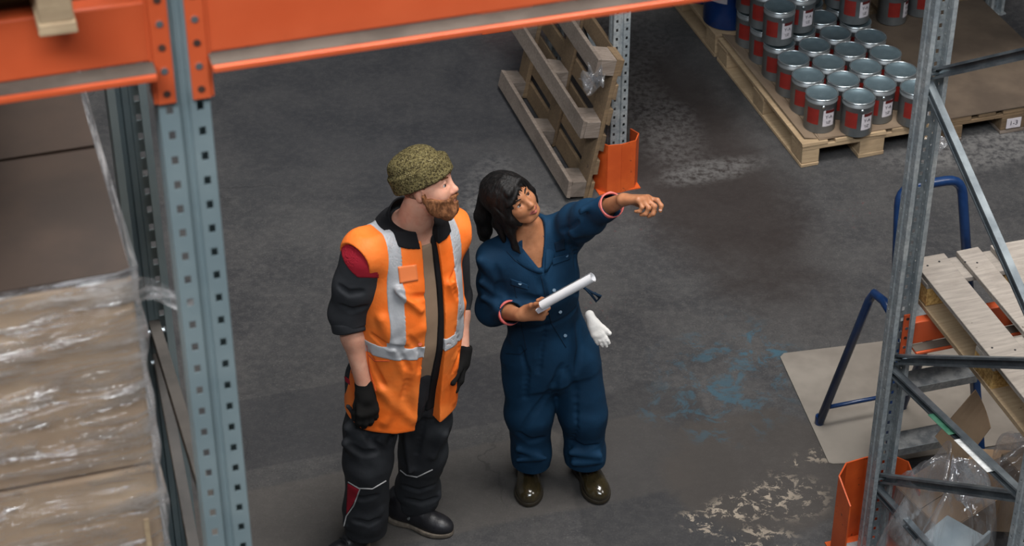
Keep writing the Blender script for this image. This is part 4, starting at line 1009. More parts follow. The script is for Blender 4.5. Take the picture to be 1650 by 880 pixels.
# lips, brows, beard, short hair, beanie
fd = Field(*hbox(HM), .0022); 
for y in (-1, 1):
    fd.cap((.086, y * .020, -.0605), (.0985, y * .005, -.0560), .0045, .0055, .004, HM); fd.cap((.084, y * .018, -.0655), (.0945, 0, -.0690), .0045, .0075, .004, HM)
fd.mesh('lips', M['lips_m'], man)
for y in (-1, 1):
    fd = Field(*hbox(HM), .0022); fd.chain([(.093, y * .014, .026), (.090, y * .032, .033), (.073, y * .052, .027)], [.0032, .0042, .0028], .003, HM); fd.mesh('eyebrow', M['beard'], man)
hd = Field(*hbox(HM), .0026); head_prims(hd, HM, 1.0); hd0 = hd.copy()
bd = hd.copy(); bd.D -= .009
for y in (-1, 1): bd.cap((.030, y * .052, -.075), (.070, y * .026, -.108), .022, .024, .02, HM)
bd.cap((.074, 0, -.100), (.066, 0, -.118), .030, .026, .02, HM)
bd.noise(.0016, 110, 4, HM, (1, 1, .4)); bd.noise(.0010, 300, 7, HM, (1, 1, .4))
def beard_region(X, Y, Z):
    x, y, z = HM.l(X, Y, Z); ay = np.abs(y)
    # hairline: sideburn in front of the ear, under the cheekbone, moustache below the nose
    top = np.where(x < .035, -.030 + (x < .018) * .02, -.030 - .34 * (x - .035)); top = np.where((ay < .030) & (x > .07), -.043, top)
    r_ = np.maximum(z - top, .006 - x + np.maximum(0, -.03 - z) * .15)
    return np.maximum(r_, z * .0 - 1)
bd.clip(beard_region, .008)
# mouth opening
bd.ell((.105, 0, -.0625), (.022, .020, .0095), .006, HM, op='cut')
bd.mesh('beard', M['beard'], man)
sh = hd0.copy(); sh.D -= .0025
def sh_reg(X, Y, Z):
    x, y, z = HM.l(X, Y, Z); r1 = np.maximum(x - (.030 + .25 * (z - .01)), -.055 - z + np.maximum(x + .02, 0) * 1.6); return np.maximum(r1, -((x + .004) ** 2 + (z + .012) ** 2 * .5 + 0 * y) ** .5 + .024)
sh.clip(sh_reg, .003); sh.mesh('short_hair', M['shorthair'], man)
# beanie: crown plus thick rolled brim, tipped back
BN = Fr(HM.w((-.006, 0, .042)), *[HM.x * math.cos(.30) + HM.z * math.sin(.30), HM.y, HM.z * math.cos(.30) - HM.x * math.sin(.30)])
be = Field(*hbox(BN, .19), .0028)
be.ell((-.012, 0, .012), (.108, .091, .086), .01, BN); be.ell((-.020, 0, .062), (.082, .074, .034), .04, BN)
be.clip(lambda X, Y, Z: -.004 - BN.l(X, Y, Z)[2]); 
_, X, Y, Z = be.full(); x, y, z = BN.l(X, Y, Z)
rr = np.sqrt(((x + .006) / .104) ** 2 + (y / .086) ** 2); be.put(_, (np.maximum(np.abs(rr - 1.0) * .095 - .008, 0) ** 2 + np.maximum(np.abs(z - .004) - .026, 0) ** 2) ** .5 - .009, .006, 'add')
be.ell((-.01, 0, -.03), (.088, .070, .060), .005, BN, op='cut'); be.noise(.0022, 24, 3, BN); be.noise(.0006, 300, 5, BN)
be.mesh('beanie', M['knit'], man)
# t-shirt
box_t = ((-.86, 6.20, .66), (-.02, 6.86, 1.66))
ts = Field(*box_t, .0045); ts.stack(T, tz, ta, tb, tcy, k=.01, grow=.010); ts.cap(shR, shL, .078, .078, .05); ts.cap(T.w((0, 0, .53)), T.w((0, -.005, .65)), .085, .080, .03)
ts.noise(.003, 18, 6, T, (1, 1, .6))
ts.clip(lambda X, Y, Z: np.maximum(-.07 - T.l(X, Y, Z)[2], T.l(X, Y, Z)[2] - (.625 - .30 * np.maximum(T.l(X, Y, Z)[1], 0)))); ts.shell(.009)
ts.mesh('undershirt', M['tshirt'], man)
# jacket: body and rolled sleeves
def jacket_body(grow):
    f_ = Field(*box_t, .0045); f_.stack(T, tz, ta, tb, tcy, k=.01, grow=grow); f_.cap(T.w((-.15, 0, .56)), T.w((.14, 0, .55)), .07 + grow, .07 + grow, .05); return f_
jk = jacket_body(.019); jk.noise(.003, 16, 8, T)
def front_gap(xl0, xl1, xr0, xr1, ztop=.60, zbot=-.15):
    def fn(X, Y, Z):
        x, y, z = T.l(X, Y, Z); t_ = np.clip((z - zbot) / (ztop - zbot), 0, 1); xl = xl1 + (xl0 - xl1) * t_; xr = xr1 + (xr0 - xr1) * t_
        return -np.maximum(np.maximum(xl - x, x - xr), -y)
    return fn
jk.clip(front_gap(-.06, -.05, .028, .020)); jk.clip(lambda X, Y, Z: np.maximum(-.13 - T.l(X, Y, Z)[2], T.l(X, Y, Z)[2] - .67)); jk.ell(T.w((0, .01, .66)), (.080, .085, .09), .01, op='cut'); jk.shell(.010)
jk.mesh('jacket', M['blackc'], man)
sl = Field((-.86, 6.18, .95), (.0, 6.92, 1.66), .004)
def sleeve(f_, a, b, c_, cuff=.30):
    e = b + (c_ - b) * cuff
    f_.chain([a, a.lerp(b, .5), b, e], [.088, .088, .080, .070], .03)
sleeve(sl, shR + T.z * -.012, elR, wrR, .14); sl.chain([shL.lerp(T.w((0, 0, .54)), .1), elL, elL.lerp(wrL, .2)], [.080, .068, .060], .03)
dS = (elR - shR).normalized()
for i, (t_, off, r_) in enumerate(((.25, .066, .022), (.45, -.068, .020), (.62, .072, .024), (.80, -.066, .022), (.93, .05, .024))):
    p = shR.lerp(elR, t_); sd = imgd(1, 0, .6); sl.cap(p + sd * off + dS * -.04 + imgd(0, 0, .03) * .0, p + sd * off * .3 + imgd(0, 0, 1) * .062 + dS * .05, r_ * .7, r_ * .3, .03)
for pts in (((545, 462), (562, 474), (584, 472)), ((548, 494), (568, 502), (590, 496))): crease(sl, pts, .003, .018)
sl.noise(.0045, 15, 11, WF, (1, 1, .6)); slc = sl.copy()
cutp = elR + (wrR - elR) * .13; cn = (wrR - elR).normalized()
sl.clip(lambda X, Y, Z: np.where(X < -.36, (X - cutp.x) * cn.x + (Y - cutp.y) * cn.y + (Z - cutp.z) * cn.z, -1.0)); sl.shell(.012)
sl.mesh('sleeve', M['jacket'], man)
cf = Field((-.80, 6.25, .98), (-.42, 6.62, 1.30), .0035)
p0 = cutp - cn * .018; p1 = cutp + cn * .012; cf.cap(p0, p1, .079, .076, .01)
cf.clip(lambda X, Y, Z: np.maximum(((X - p0.x) * -cn.x + (Y - p0.y) * -cn.y + (Z - p0.z) * -cn.z) - .012, ((X - p1.x) * cn.x + (Y - p1.y) * cn.y + (Z - p1.z) * cn.z) - .012), .012)
cf.noise(.004, 34, 3); cf.cap(elR, wrR, .056, .050, .004, op='cut'); cf.mesh('rolled_cuff', M['jacket'], man)
# crimson shoulder yoke on the sleeve
yk = slc.copy(); yk.D -= .0028
yc = shR + T.z * .0
def yoke(X, Y, Z):
    x, y, z = T.l(X, Y, Z); return np.maximum(np.maximum(.53 - z - (x + .30) * .35 + np.abs(y - .05) * .6, x + .13), -(z - .3))
yk.clip(yoke); yk.shell(.006); yk.mesh('crimson_shoulder_panel', M['redc'], man)
# vest
vz = [-.175, -.05, .05, .18, .32, .45, .55, .61, .68]
va = [.236, .226, .216, .212, .216, .215, .200, .150, .105]; vb = [.190, .182, .176, .178, .175, .160, .140, .118, .10]
vf = Field((-.90, 6.16, .62), (.0, 6.90, 1.66), .0042)
vf.stack(T, vz, va, vb, tcy, k=.01); vf.cap(T.w((-.200, -.005, .580)), T.w((.180, -.005, .565)), .094, .094, .05)
rsn = np.random.RandomState(4)
for (x0, z0, x1, z1, r_) in ((-.17, .02, -.06, -.12, .016), (-.10, .12, -.16, -.12, .014), (-.05, .30, -.15, .22, .012), (-.18, .34, -.10, .10, .014), (-.08, .16, -.05, -.10, .012), (.12, .10, .15, -.12, .016), (.17, .30, .13, .05, .014), (-.14, .47, -.06, .38, .012), (.08, .45, .14, .30, .012)):
    for s_ in (1,):
        ya = math.sqrt(max(0, 1 - (x0 / .222) ** 2)) * .176; yb = math.sqrt(max(0, 1 - (x1 / .225) ** 2)) * .182
        vf.cap(T.w((x0, ya - .002, z0)), T.w((x1, yb - .002, z1)), r_, r_ * .6, .03)
for pts in (((640, 470), (665, 480), (690, 478)), ((600, 540), (625, 560), (655, 562)), ((640, 560), (660, 600), (650, 640)), ((590, 560), (606, 600), (620, 625)), ((735, 420), (728, 450), (738, 480)), ((660, 545), (680, 570), (676, 600)), ((735, 530), (740, 570), (730, 600))): crease(vf, pts, .003, .018)
vf.noise(.0042, 13, 21, T, (1, 1, .55)); vf.noise(.0016, 40, 9, T)
def arm_cut(f_, grow=0.0):
    for a, b, s_ in ((shR, elR, -1), (shL, elL, 1)):
        A_ = T.w((s_ * (.318 if s_ < 0 else .300), .02, .51)); B_ = a.lerp(b, .5) + T.x * s_ * .04
        f_.cap(A_ + T.z * .04, A_ - T.z * .12, .098 + grow, .090 + grow, .006, op='cut')
vf.clip(lambda X, Y, Z: (T.l(X, Y, Z)[2] - .665)); vf0 = vf.copy(); vf0.ell(T.w((0, .015, .690)), (.080, .090, .095), .008, op='cut'); vf.ell(T.w((0, .015, .675)), (.088, .098, .095), .008, op='cut')
def hem(X, Y, Z):
    x, y, z = T.l(X, Y, Z); return (-.150 + .035 * np.clip(-(y) / .15, -1, 1) + .025 * (np.abs(x) < .12) * 0 - .012 * np.sin(x * 22)) - z
vf.clip(hem)
vsolid = vf.copy()
arm_cut(vf); vf.clip(front_gap(-.028, -.055, .045, .060)); ve = vf.copy(); vf.shell(.0095)
vf.mesh('safety_vest', M['vest'], man)
rb = ve.copy(); rb.D -= .0022
def bands(X, Y, Z):
    x, y, z = T.l(X, Y, Z); ax_ = np.abs(x); w_ = .026
    horiz = np.abs(z - (.175 + .02 * (y > 0))) - w_; vert = np.maximum(np.abs(ax_ - (.142 + .0 * z) + .05 * np.clip(z - .45, 0, 1)) - w_, .17 - z)
    return np.minimum(horiz, vert)
rb.clip(bands, .001); rb.shell(.006); rb.mesh('reflective_tape', M['reflect'], man)
# collar
def collar(T, rin, rout, zin, zout, a0, a1, name, mat, parent, cy=-.005, n=26, th=.006, mid=.004, flare=None):
    A_, B_ = [], []
    for i in range(n):
        t_ = i / (n - 1); a = a0 + (a1 - a0) * t_; c_ = math.cos(a); s_ = math.sin(a)   # a=0 front (+y)
        back = .5 - .5 * math.cos(min(abs(a), 2 * math.pi - abs(a)))
        ri = rin[0] + (rin[1] - rin[0]) * back; ro = rout[0] + (rout[1] - rout[0]) * back; zi = zin[0] + (zin[1] - zin[0]) * back; zo = zout[0] + (zout[1] - zout[0]) * back
        A_.append(T.w((s_ * ri, c_ * ri * 1.05 + cy, zi))); B_.append(T.w((s_ * ro, c_ * ro + cy, zo)))
    return loft_panel(name, A_, B_, mat, parent, th, mid)
cl = vf0.copy(); cl.D -= .007
def col_reg(X, Y, Z):
    x, y, z = T.l(X, Y, Z); ax_ = np.abs(x)
    zl = np.where(y > -.01, .615 + .35 * np.maximum(ax_ - .085, 0) - .12 * np.clip(.085 - ax_, 0, .05), .62); r_ = np.sqrt(x * x + y * y)
    return np.maximum(np.maximum(zl - z, np.where(y > .02, np.maximum(.034 + .10 * (z - .56) - ax_, ax_ - .118), r_ - .140)), z - .70)
cl.clip(col_reg, .002); cl.shell(.009); cl.mesh('collar_leaf', M['blackc'], man)
collar(T, (.092, .082), (.105, .110), (.615, .715), (.575, .650), R(28), R(332), 'collar', M['blackc'], man)
# vest details
for (x, y) in ((691, 452), (687, 504), (677, 555)):
    p = vf.hit(x, y, .001)
    if p is not None: child_world(MB().tube([p - imgd(0, 0, 1) * .004, p + imgd(0, 0, 1) * .002], .0075, 12).build('button', M['orange'], None), man)
idp = surf_patch(vf, ((641, 430), (671, 426), (674, 452), (644, 457)), 'badge_pocket', simple('clear_badge_pocket', srgb(250, 140, 84), None, rough=.12), man)
for pts in (((592, 570), (604, 582), (628, 582)), ((591, 556), (596, 600), (606, 632)), ((566, 600), (580, 612))):
    surf_line(vf, pts, 'seam', M['orange'], man, .0022, .001)
# trousers
tr = Field((-.86, 6.14, .0), (-.04, 6.95, .98), .0042)
tr.stack(T, [-.18, -.05, .06, .12], [.185, .20, .19, .185], [.135, .15, .148, .145], [0, 0, .01, .01], k=.01)
tr.chain([hipR, knR.lerp(hipR, .4), knR, knR.lerp(anR, .6), anR - V3((0, .0, .12))], [.116, .106, .093, .084, .080], .03); tr.chain([hipL, knL.lerp(hipL, .4), knL, knL.lerp(anL, .6), anL - V3((0, 0, .14))], [.112, .104, .094, .092, .088], .03)
for (ax_, ay_, bx_, by_, Yd, r_) in ((560, 690, 600, 712, 6.36, .02), (556, 715, 590, 742, 6.34, .016), (625, 690, 600, 735, 6.34, .014), (640, 650, 612, 690, 6.36, .016), (575, 835, 612, 822, 6.37, .018), (600, 850, 560, 846, 6.37, .016), (650, 800, 700, 812, 6.60, .016), (655, 818, 705, 800, 6.60, .014), (650, 680, 660, 760, 6.47, .012), (716, 700, 700, 735, 6.48, .012), (560, 655, 585, 690, 6.38, .014)):
    tr.cap(atY(ax_, ay_, Yd), atY(bx_, by_, Yd), r_, r_ * .5, .04)
tr.noise(.007, 12, 31, WF, (1, 1, .8)); tr.noise(.003, 30, 5)
man_creases = [q_ for q_ in (((668, 650), (650, 680), (628, 712)), ((690, 650), (680, 690), (672, 730)), ((585, 690), (600, 716), (622, 728)), ((565, 720), (585, 732), (608, 730)), ((640, 660), (618, 690), (596, 706)), ((560, 800), (585, 806), (608, 800)), ((570, 840), (595, 846), (612, 838)), ((650, 785), (675, 792), (700, 784)), ((655, 806), (680, 812), (705, 804)))]
for pts in man_creases: crease(tr, pts)
tr.clip(lambda X, Y, Z: np.where(X > -.5, .075, .125) - Z + 0 * Y); 
for a in (anR, anL): tr.cap(a - V3((0, 0, .2)), a + V3((0, 0, .015)), .066, .064, .01, op='cut')
tr.mesh('trousers', M['trous'], man)
surf_line(tr, ((561, 777), (578, 787), (600, 788), (622, 775)), 'knee_piping', M['piping'], man, .0030)
surf_line(tr, ((645, 758), (655, 766), (672, 769), (697, 757)), 'knee_piping', M['piping'], man, .0030)
surf_line(tr, ((580, 788), (570, 815), (558, 832), (554, 848)), 'side_piping', M['piping'], man, .0028)
surf_patch(tr, ((560, 779), (579, 789), (569, 812), (558, 829)), 'crimson_insert', M['redc'], man, .0016)
surf_patch(tr, ((552, 603), (563, 612), (566, 622), (553, 612)), 'crimson_pocket_edge', M['redc'], man, .0016)
# gloves
gl = Field((-.72, 6.18, .62), (-.38, 6.52, 1.02), .0028); hand(gl, wrR, hD_R, hN_R, 1, (.50, .75, .5), .98, grow=.0035, thumb=(.85, .30, -.45)); gl.cap(wrR - hD_R * .022, wrR + hD_R * .03, .040, .038, .012); gl.cap(wrR - hD_R * .2, wrR - hD_R * .016, .034, .033, .002, op='cut')
gl.noise(.0012, 90, 3); gl.mesh('glove', M['gloveb'], man)
gl = Field((-.36, 6.45, .60), (-.02, 6.82, 1.02), .0028); hand(gl, wrL, hD_L, hN_L, 1, (.3, .4, .3), 1.05, grow=.0035); gl.cap(wrL - hD_L * .022, wrL + hD_L * .03, .039, .038, .012); gl.cap(wrL - hD_L * .2, wrL - hD_L * .016, .033, .033, .002, op='cut')
gl.mesh('glove', M['gloveb'], man)
# shoes
def toe_dir(a, b): d = atz(*b) - atz(*a); d.z = 0; return d.normalized()
lh = atz(630, 832); ld_ = toe_dir((630, 832), (726, 862)); s1 = thing('shoe', '', ''); 
def shoe_part(name, *a, **k):
    e = bpy.data.objects.new(name, None); COL.objects.link(e); e.location = man.location if k.get('owner') is None else k['owner'].location
    ow = k.pop('owner', man); e.parent = ow; e.matrix_parent_inverse = Matrix.Translation(-ow.location)
    shoe(e, *a, **k); return e
bpy.data.objects.remove(s1)
def fix_parent(e):
    for ch in e.children: ch.matrix_parent_inverse = Matrix.Translation(-e.location)
def add_shoe(owner, heel, d, L, mat, sole, **k):
    e = bpy.data.objects.new('shoe', None); COL.objects.link(e); e.location = owner.location; e.empty_display_size = .05
    fd, H, o = shoe(e, heel, d, L, mat, sole, **k)
    e.parent = owner; e.matrix_parent_inverse = Matrix.Translation(-owner.location); return fd, H, e
f1, H1, e1 = add_shoe(man, lh - ld_ * .02, ld_, .305, M['leather'], M['sole'], width=.104, height=.09)
p = H1.w((.13, -.046, .068)); child_world(MB().tube([p, p - H1.y * .008], .006, 10).build('eyelet', M['rim'], None), e1)
rh = anR + V3((0, .05, 0)); rd_ = imgd(-.05, 0, 0) + V3((-.03, -1, 0)); f2, H2, e2 = add_shoe(man, rh, rd_, .30, M['leather'], M['sole'], width=.104, height=.10)
for q in range(3): child_world(MB().tube([H2.w((.10 + q * .022, -.026, .098 - q * .006)), H2.w((.105 + q * .022, 0, .106 - q * .006)), H2.w((.10 + q * .022, .026, .098 - q * .006))], .0028, 6).build('lace', M['rubber'], None), e2)
# ================================================================ the woman
wo = thing('person', 'woman in petrol blue coverall with black ponytail, one arm stretched out pointing', 'person', (.19, 6.86, 0))
az = R(-70); fw = V3((math.cos(az), math.sin(az), 0)); pel = atY(886, 560, 6.86); nb = atY(851, 386, 6.84)
T_f, T_l, T_u = ortho(fw, (nb - pel).normalized()); W_ = Fr(pel, T_l, T_f, T_u); LN = (nb - pel).length
# heights scaled to the pelvis-neck distance
def zz(*a): return [q * LN / .455 for q in a]
wz = zz(-.045, .0, .06, .17, .29, .38, .44, .49, .535); wa = [.165, .168, .150, .135, .150, .160, .135, .085, .050]; wb = [.11, .12, .11, .10, .118, .105, .085, .065, .05]; wcy = [0, 0, .0, .005, .012, .0, -.005, -.008, -.005]
zS = .435 * LN / .455
wsR = W_.w((-.148, -.005, zS)); wsL = W_.w((.150, .01, zS + .025))
weR = atY(795, 497, 6.80); wwR = atY(838, 508, 6.60); weL = atY(950, 348, 6.70); wwL = atY(1003, 322, 6.52)
whR = atY(852, 575, 6.85); whL = atY(925, 572, 6.88); wkR = atY(852, 665, 6.81); wkL = atY(940, 665, 6.84); waR = atY(855, 752, 6.84); waL = atY(945, 756, 6.86)
HW = head_frame(824, 321, 6.79, (.64, -.668, .371), (-.55, -.06, .84)); SW = .905
body = Field((-.22, 6.35, .0), (.72, 7.04, 1.86), .0034)
body.stack(W_, wz, wa, wb, wcy, k=.01); body.cap(wsR, wsL, .055, .055, .05)
body.chain([wsR, wsR.lerp(weR, .5), weR, weR.lerp(wwR, .4), wwR], [.048, .043, .036, .036, .024], .03); body.chain([wsL, wsL.lerp(weL, .5), weL, weL.lerp(wwL, .4), wwL], [.048, .043, .036, .036, .024], .03)
for a, b, c_ in ((whR, wkR, waR), (whL, wkL, waL)): body.chain([a, b, c_ + V3((0, 0, .03))], [.075, .050, .036], .03)
body.cap(HW.w((-.030, 0, -.055)), W_.w((0, -.0, .50 * LN / .455)), .047, .052, .025)
head_prims(body, HW, SW, fem=True)
hwD = imgd(.86, .02, .50); hwN = imgd(-.05, 1, .12)
tipsL = hand(body, wwL, hwD, hwN, -1, [(.25, .75, .85), (.75, 1.1, .9), (.95, 1.2, .9), (1.05, 1.2, .9)], .98, thumb=(.9, .25, -.50), thumb_curl=.0)
rol_a = atY(873, 492, 6.535); rol_b = atY(955, 447, 6.49); rdir = (rol_b - rol_a).normalized()
hrD = imgd(.90, .12, .35); hrN = imgd(-.05, -.55, .85)
tipsR = hand(body, wwR + imgd(.2, .1, .1) * .01, hrD, hrN, -1, [(1.15, 1.35, .9)] * 4, .92, thumb=(.80, .45, .35), thumb_curl=.25)
body.mesh('body', M['skin_w'], wo)
eyes(HW, wo, (.97, .10, .10), M['iris_b'], SW)
fd = Field(*hbox(HW), .0022)
for y in (-1, 1):
    fd.cap([q * SW for q in (.086, y * .021, -.0605)], [q * SW for q in (.0985, y * .005, -.0550)], .0048, .0062, .004, HW); fd.cap([q * SW for q in (.084, y * .019, -.0655)], [q * SW for q in (.0948, 0, -.0700)], .0050, .0080, .004, HW)
fd.mesh('lips', M['lips_w'], wo)
for y in (-1, 1):
    for nm_, pts_, rs_ in (('eyebrow', ((.0935, y * .014, .024), (.091, y * .032, .032), (.074, y * .052, .025)), [.0024, .0030, .0020]), ('eyelashes', ((.0850, y * .020, .0085), (.0885, y * .033, .0135), (.076, y * .049, .006)), [.0016, .0021, .0016])):
        fd = Field(*hbox(HW), .0020); fd.chain([[q * SW for q in c_] for c_ in pts_], rs_, .002, HW); fd.mesh(nm_, M['hair'], wo)
# hair: cap with a fringe, side locks and a ponytail
hf = Field((-.26, 6.55, 1.02), (.14, 7.06, 1.70), .003); head_prims(hf, HW, SW, fem=True); hf.D -= .014
hf.ell((-.020, 0, .040), (.099, .080, .074), .02, HW)
def hair_reg(X, Y, Z):
    x, y, z = HW.l(X, Y, Z); ay = np.abs(y)
    face = np.maximum((.035 - .55 * np.maximum(0, ay - .035) * 0) - x + .30 * np.maximum(z, 0) + 0.35 * np.maximum(ay - .045, 0), z - (.052 - .35 * np.maximum(-y, 0)))
    return np.maximum(-face, (-.085 - z) + 0 * x)
hf.clip(hair_reg, .008)
L_ = lambda *c_: [q * SW for q in c_]
# fringe strands over the forehead, parted towards her left
for (y0, y1, z1, x1) in ((.010, -.010, .042, .098), (.006, -.026, .038, .092), (.0, -.042, .028, .082), (-.004, -.056, .012, .066), (-.01, -.066, -.008, .046), (.014, .010, .046, .100), (.022, .034, .044, .092), (.026, .050, .030, .078), (.028, .064, .010, .056)):
    hf.chain([L_(.030, y0, .112), L_(.080, (y0 + y1) / 2, .078), L_(x1, y1, z1)], [.012, .0085, .0028], .007, HW)
for (y, d_) in ((-1, -.095), (1, -.05)):
    for q in range(3):
        hf.chain([L_(.030 - q * .016, y * .072, .03), L_(.034 - q * .02, y * .083, -.035), L_(.020 - q * .02, y * (.080 + q * .004), d_)], [.013, .012, .005], .010, HW)
# loose lock hanging in front of her right shoulder, then the ponytail
k1_ = HW.w(L_(.0, -.080, -.02)); 
hf.chain([k1_, atY(822, 372, 6.74), atY(830, 398, 6.74), atY(838, 408, 6.73)], [.020, .018, .012, .004], .015)
hf.chain([HW.w(L_(-.02, -.072, .0)), atY(803, 360, 6.77), atY(812, 388, 6.77)], [.026, .022, .008], .015)
pt = [HW.w(L_(-.100, -.02, .02)), atY(787, 318, 6.88), atY(780, 345, 6.88), atY(781, 372, 6.87), atY(786, 396, 6.87)]
hf.chain(pt, [.035, .036, .034, .026, .010], .02); hf.chain([pt[1], atY(775, 350, 6.87), atY(775, 385, 6.87)], [.025, .02, .006], .02)
hf.noise(.0018, 50, 12, HW, (1, 1, .2)); hf.noise(.0008, 170, 4, HW, (1, 1, .12)); hf.mesh('hair', M['hair'], wo)
# coverall
zs = LN / .455
cz = [q * zs for q in (-.085, -.05, .035, .13, .175, .28, .38, .44, .485, .53)]; ca = [.186, .186, .172, .150, .150, .166, .168, .150, .105, .075]; cb = [.145, .150, .140, .126, .130, .145, .130, .105, .085, .07]; ccy = [0, 0, 0, .003, .006, .012, .005, -.003, -.006, -.005]
cv = Field((-.24, 6.44, .02), (.60, 7.16, 1.78), .0044)
cv.stack(W_, cz, ca, cb, ccy, k=.01); cv.cap(wsR, wsL, .066, .066, .05)
cv.chain([wsR, wsR.lerp(weR, .5), weR, weR.lerp(wwR, .62)], [.064, .068, .066, .050], .04)
cv.chain([wsL - V3((0, 0, .01)), wsL.lerp(weL, .5), weL, weL.lerp(wwL, .62)], [.074, .066, .056, .050], .05)
cv.chain([whR, wkR, wkR.lerp(waR, .7), waR - V3((0, 0, .10))], [.112, .095, .080, .078], .035); cv.chain([whL, wkL, wkL.lerp(waL, .7), waL - V3((0, 0, .10))], [.108, .091, .080, .080], .035)
crot = atY(891, 596, 6.85); cv.ell(crot, (.10, .12, .085), .05)
for (ax_, ay_, bx_, by_, Yd, r_) in ((835, 725, 868, 735, 6.74, .012), (834, 742, 880, 738, 6.74, .012), (920, 730, 965, 735, 6.76, .012), (925, 746, 968, 744, 6.76, .012),
    (775, 420, 800, 450, 6.72, .014), (776, 455, 806, 476, 6.72, .014), (778, 480, 812, 498, 6.72, .014), (925, 375, 945, 355, 6.68, .012), (935, 340, 965, 320, 6.60, .010)):
    cv.cap(atY(ax_, ay_, Yd), atY(bx_, by_, Yd), r_, r_ * .5, .035)
for pts in (((898, 612), (880, 640), (856, 672), (838, 700)), ((905, 590), (893, 618), (896, 640)), ((915, 596), (928, 630), (930, 690), (918, 720)), ((880, 520), (872, 560), (868, 600)), ((934, 520), (938, 560), (930, 600)), ((842, 480), (862, 486), (890, 482)), ((905, 476), (920, 470), (936, 474)), ((872, 455), (880, 480)), ((835, 700), (855, 712), (876, 708)), ((922, 712), (940, 722), (962, 716)), ((800, 430), (806, 460), (802, 490)), ((915, 380), (925, 400), (926, 430)), ((840, 560), (850, 600), (846, 640)), ((905, 372), (922, 366), (932, 358))):
    crease(cv, pts)
cv.noise(.0050, 13, 41, WF, (1, 1, .75)); cv.noise(.0022, 34, 15)
# narrowing where the belt ties
_, X, Y, Z = cv.full(); x, y, z = W_.l(X, Y, Z); cv.D += (.006 * np.exp(-((z - .19 * zs) / .012) ** 2) * (np.abs(x) < .22)).astype(np.float32)
csol = cv.copy()
vb_ = .405 * zs   # bottom of the V
def vneck(X, Y, Z):
    x, y, z = W_.l(X, Y, Z); hw = .006 + .42 * np.maximum(z - vb_, 0); return -np.maximum(np.maximum(np.abs(x + .004) - hw, -y), vb_ - z)
cv.clip(vneck); cv.ell(W_.w((0, .005, .545 * zs)), (.062, .072, .085), .01, op='cut')
for a, b in ((weR, wwR), (weL, wwL)):
    e = a.lerp(b, .62); n_ = (b - a).normalized(); cv.cap(e + n_ * -.06, e + n_ * .10, .041, .041, .003, op='cut')
for a in (waR, waL): cv.cap(a - V3((0, 0, .2)), a + V3((0, 0, .03)), .060, .058, .01, op='cut')
cv.clip(lambda X, Y, Z: .140 - Z + 0 * X * Y)
# hollow the chest so the neck opening shows skin
inner = cv.copy(); inner.D[:] = .25; inner.stack(W_, wz, wa, wb, wcy, k=.01, grow=.004); inner.cap(wsR, wsL, .050, .050, .05)
inner.clip(lambda X, Y, Z: np.maximum(np.maximum(.395 * zs - W_.l(X, Y, Z)[2], np.abs(W_.l(X, Y, Z)[0]) - .075), .0 - W_.l(X, Y, Z)[1])); cv.D = np.maximum(cv.D, -inner.D)
cv.mesh('coverall', M['overall'], wo)
# cuffs of salmon lining
for a, b, nm in ((weL, wwL, 'L'), (weR, wwR, 'R')):
    e = a.lerp(b, .62); n_ = (b - a).normalized(); cf = Field([q - .10 for q in e], [q + .10 for q in e], .003)
    L1 = .024 if nm == 'L' else .010
    cf.cap(e - n_ * .004, e + n_ * L1, .049, .050, .01); cf.clip(lambda X, Y, Z: np.maximum(-((X - e.x) * n_.x + (Y - e.y) * n_.y + (Z - e.z) * n_.z) - .006, ((X - e.x) * n_.x + (Y - e.y) * n_.y + (Z - e.z) * n_.z) - L1), .004)
    cf.cap(e - n_ * .1, e + n_ * .1, .042, .043, .003, op='cut'); cf.noise(.0015, 60, 2); o = cf.mesh('cuff', M['pink'], wo); o['label'] = 'turned-up salmon pink cuff'
# collar and lapels
collar(W_, (.062, .068), (.115, .100), (.500 * zs, .530 * zs), (.425 * zs, .480 * zs), R(36), R(324), 'collar', M['overall'], wo, th=.005)
def lapel(s_):
    A_, B_ = [], []
    for i in range(8):
        t_ = i / 7; z = vb_ - .01 + (.495 * zs - vb_) * t_; xi = s_ * (.008 + .44 * (z - vb_)); yi = .128 - .065 * t_ ** 1.3
        w_ = .062 * math.sin(math.pi * min(1, .12 + t_ * .62)); A_.append(W_.w((xi, yi, z))); B_.append(W_.w((xi + s_ * w_, yi - .028 * t_ - .012, z + .004)))
    loft_panel('lapel', A_, B_, M['overall'], wo, .004, .006, lambda p_: W_.y)
lapel(-1); lapel(1)
pk = []
surf_line(cv, ((816, 405), (830, 420), (850, 432), (868, 440)), 'seam', M['overall_d'], wo, .0015, .0005)
for pts in (((823, 450), (852, 462)), ((886, 418), (918, 408)), ((872, 445), (888, 520)), ((888, 520), (912, 560)), ((815, 570), (838, 571), (848, 563)), ((838, 516), (848, 563)), ((826, 452), (832, 480))):
    surf_line(cv, pts, 'seam', M['overall_d'], wo, .0018, .0008)
surf_patch(cv, ((822, 449), (850, 459), (851, 467), (823, 459)), 'pocket_flap', M['overall'], wo, .004, th=.004)
surf_patch(cv, ((889, 417), (917, 409), (918, 418), (891, 427)), 'pocket_flap', M['overall'], wo, .004, th=.004)
surf_patch(cv, ((893, 392), (908, 384), (911, 402), (896, 406)), 'round_badge', M['overall_d'], wo, .003, th=.002)
for (x, y) in ((838, 457), (893, 468), (903, 503), (911, 541), (913, 412)):
    p = cv.hit(x, y, .004)
    if p is not None:
        o = MB().tube([p - imgd(0, .3, 1) * .004, p + imgd(0, .3, 1) * .002], .0068, 12).build('button', simple('blue_button', srgb(60, 96, 122), None, rough=.35), None); child_world(o, wo)
# black top glimpsed in the neck opening
p = body.hit(869, 432, .004)
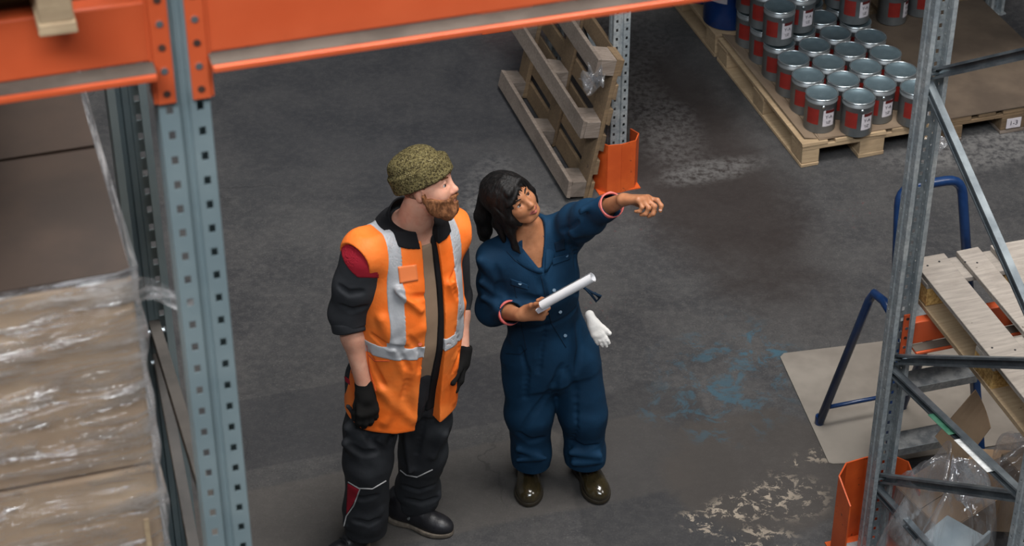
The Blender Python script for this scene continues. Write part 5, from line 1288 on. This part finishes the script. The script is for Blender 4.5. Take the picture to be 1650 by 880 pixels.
# belt with tied ends
bp = [W_.w((math.sin(a_) * .170, math.cos(a_) * .140 + .005, .205 * zs)) for a_ in [2 * math.pi * i / 28 for i in range(29)]]
o = MB().tube(bp, 1, 4, sq=(.006, .026), up=(0, 0, 1)).build('belt', M['overall'], None, smooth=False); 
bpy.data.objects.remove(o)
for pts in ((atY(940, 462, 6.80), atY(952, 474, 6.78), atY(961, 486, 6.78), atY(966, 480, 6.78), atY(958, 472, 6.78)), (atY(941, 464, 6.80), atY(955, 472, 6.78), atY(969, 478, 6.77))):
    child_world(MB().tube(pts, .0055, 8).build('belt_end', M['overall_d'], None, smooth=True), wo)
# fingernails
for tp, dr in (tipsL[4], tipsL[0]):
    q = tp + imgd(0, .5, 1) * .0075; child_world(MB().box((0, 0, 0), (.009, .007, .002)).build('nail', simple('pale_nail', srgb(228, 190, 178), None, rough=.25), None, loc=q), wo)
# shoes
fL = toe_dir((850, 752), (853, 790)); a_ = atz(850, 762); f1, H1, e1 = add_shoe(wo, a_ + V3((0, .06, 0)), V3((.02, -1, 0)), .285, M['boot'], M['boot_sole'], width=.110, height=.09)
a_ = atz(940, 762); f2, H2, e2 = add_shoe(wo, a_ + V3((-.01, .065, 0)), V3((.30, -1, 0)), .285, M['boot'], M['boot_sole'], width=.110, height=.09)
# things she carries
ro = thing('paper_roll', 'white rolled-up paper sheet held in the woman\'s hand', 'paper roll', tuple(rol_a))
f_, l_, u_ = ortho(rdir, (0, 0, 1)); L = (rol_b - rol_a).length; vs = []; n_ = 60
for i in range(n_):
    an = 2 * math.pi * 2.2 * i / (n_ - 1); r_ = .0125 + .0075 * i / (n_ - 1); 
    for d_ in (0, L): vs.append(rdir * d_ + (l_ * math.cos(an) + u_ * math.sin(an)) * r_)
link_mesh('sheet', vs, [(2 * i, 2 * i + 1, 2 * i + 3, 2 * i + 2) for i in range(n_ - 1)], M['paper'], ro, True)
MB().tube([rdir * -.028 + imgd(.1, -.3, 0) * .012, rdir * .03 + imgd(.1, -.3, 0) * .012], 1, 4, sq=(.012, .018)).build('inner_sheet', M['cream'], ro)
gv = Field((.24, 6.62, .78), (.46, 6.94, 1.04), .0026); gw = atY(955, 519, 6.74)
hand(gv, gw, imgd(.42, -.9, 0), imgd(-.3, .1, 1), -1, (.12, .15, .1), .60, grow=.005, thumb=(.85, .45, .0), thumb_curl=.1, spread=.05); gv.cap(gw - imgd(.42, -.9, 0) * .03, gw + imgd(.42, -.9, 0) * .015, .020, .022, .01); gv.noise(.0015, 60, 5)
g_ = gv.mesh('work_glove', M['glovew'], None); tag(g_, 'white cotton glove tucked into the woman\'s coverall pocket', 'glove')
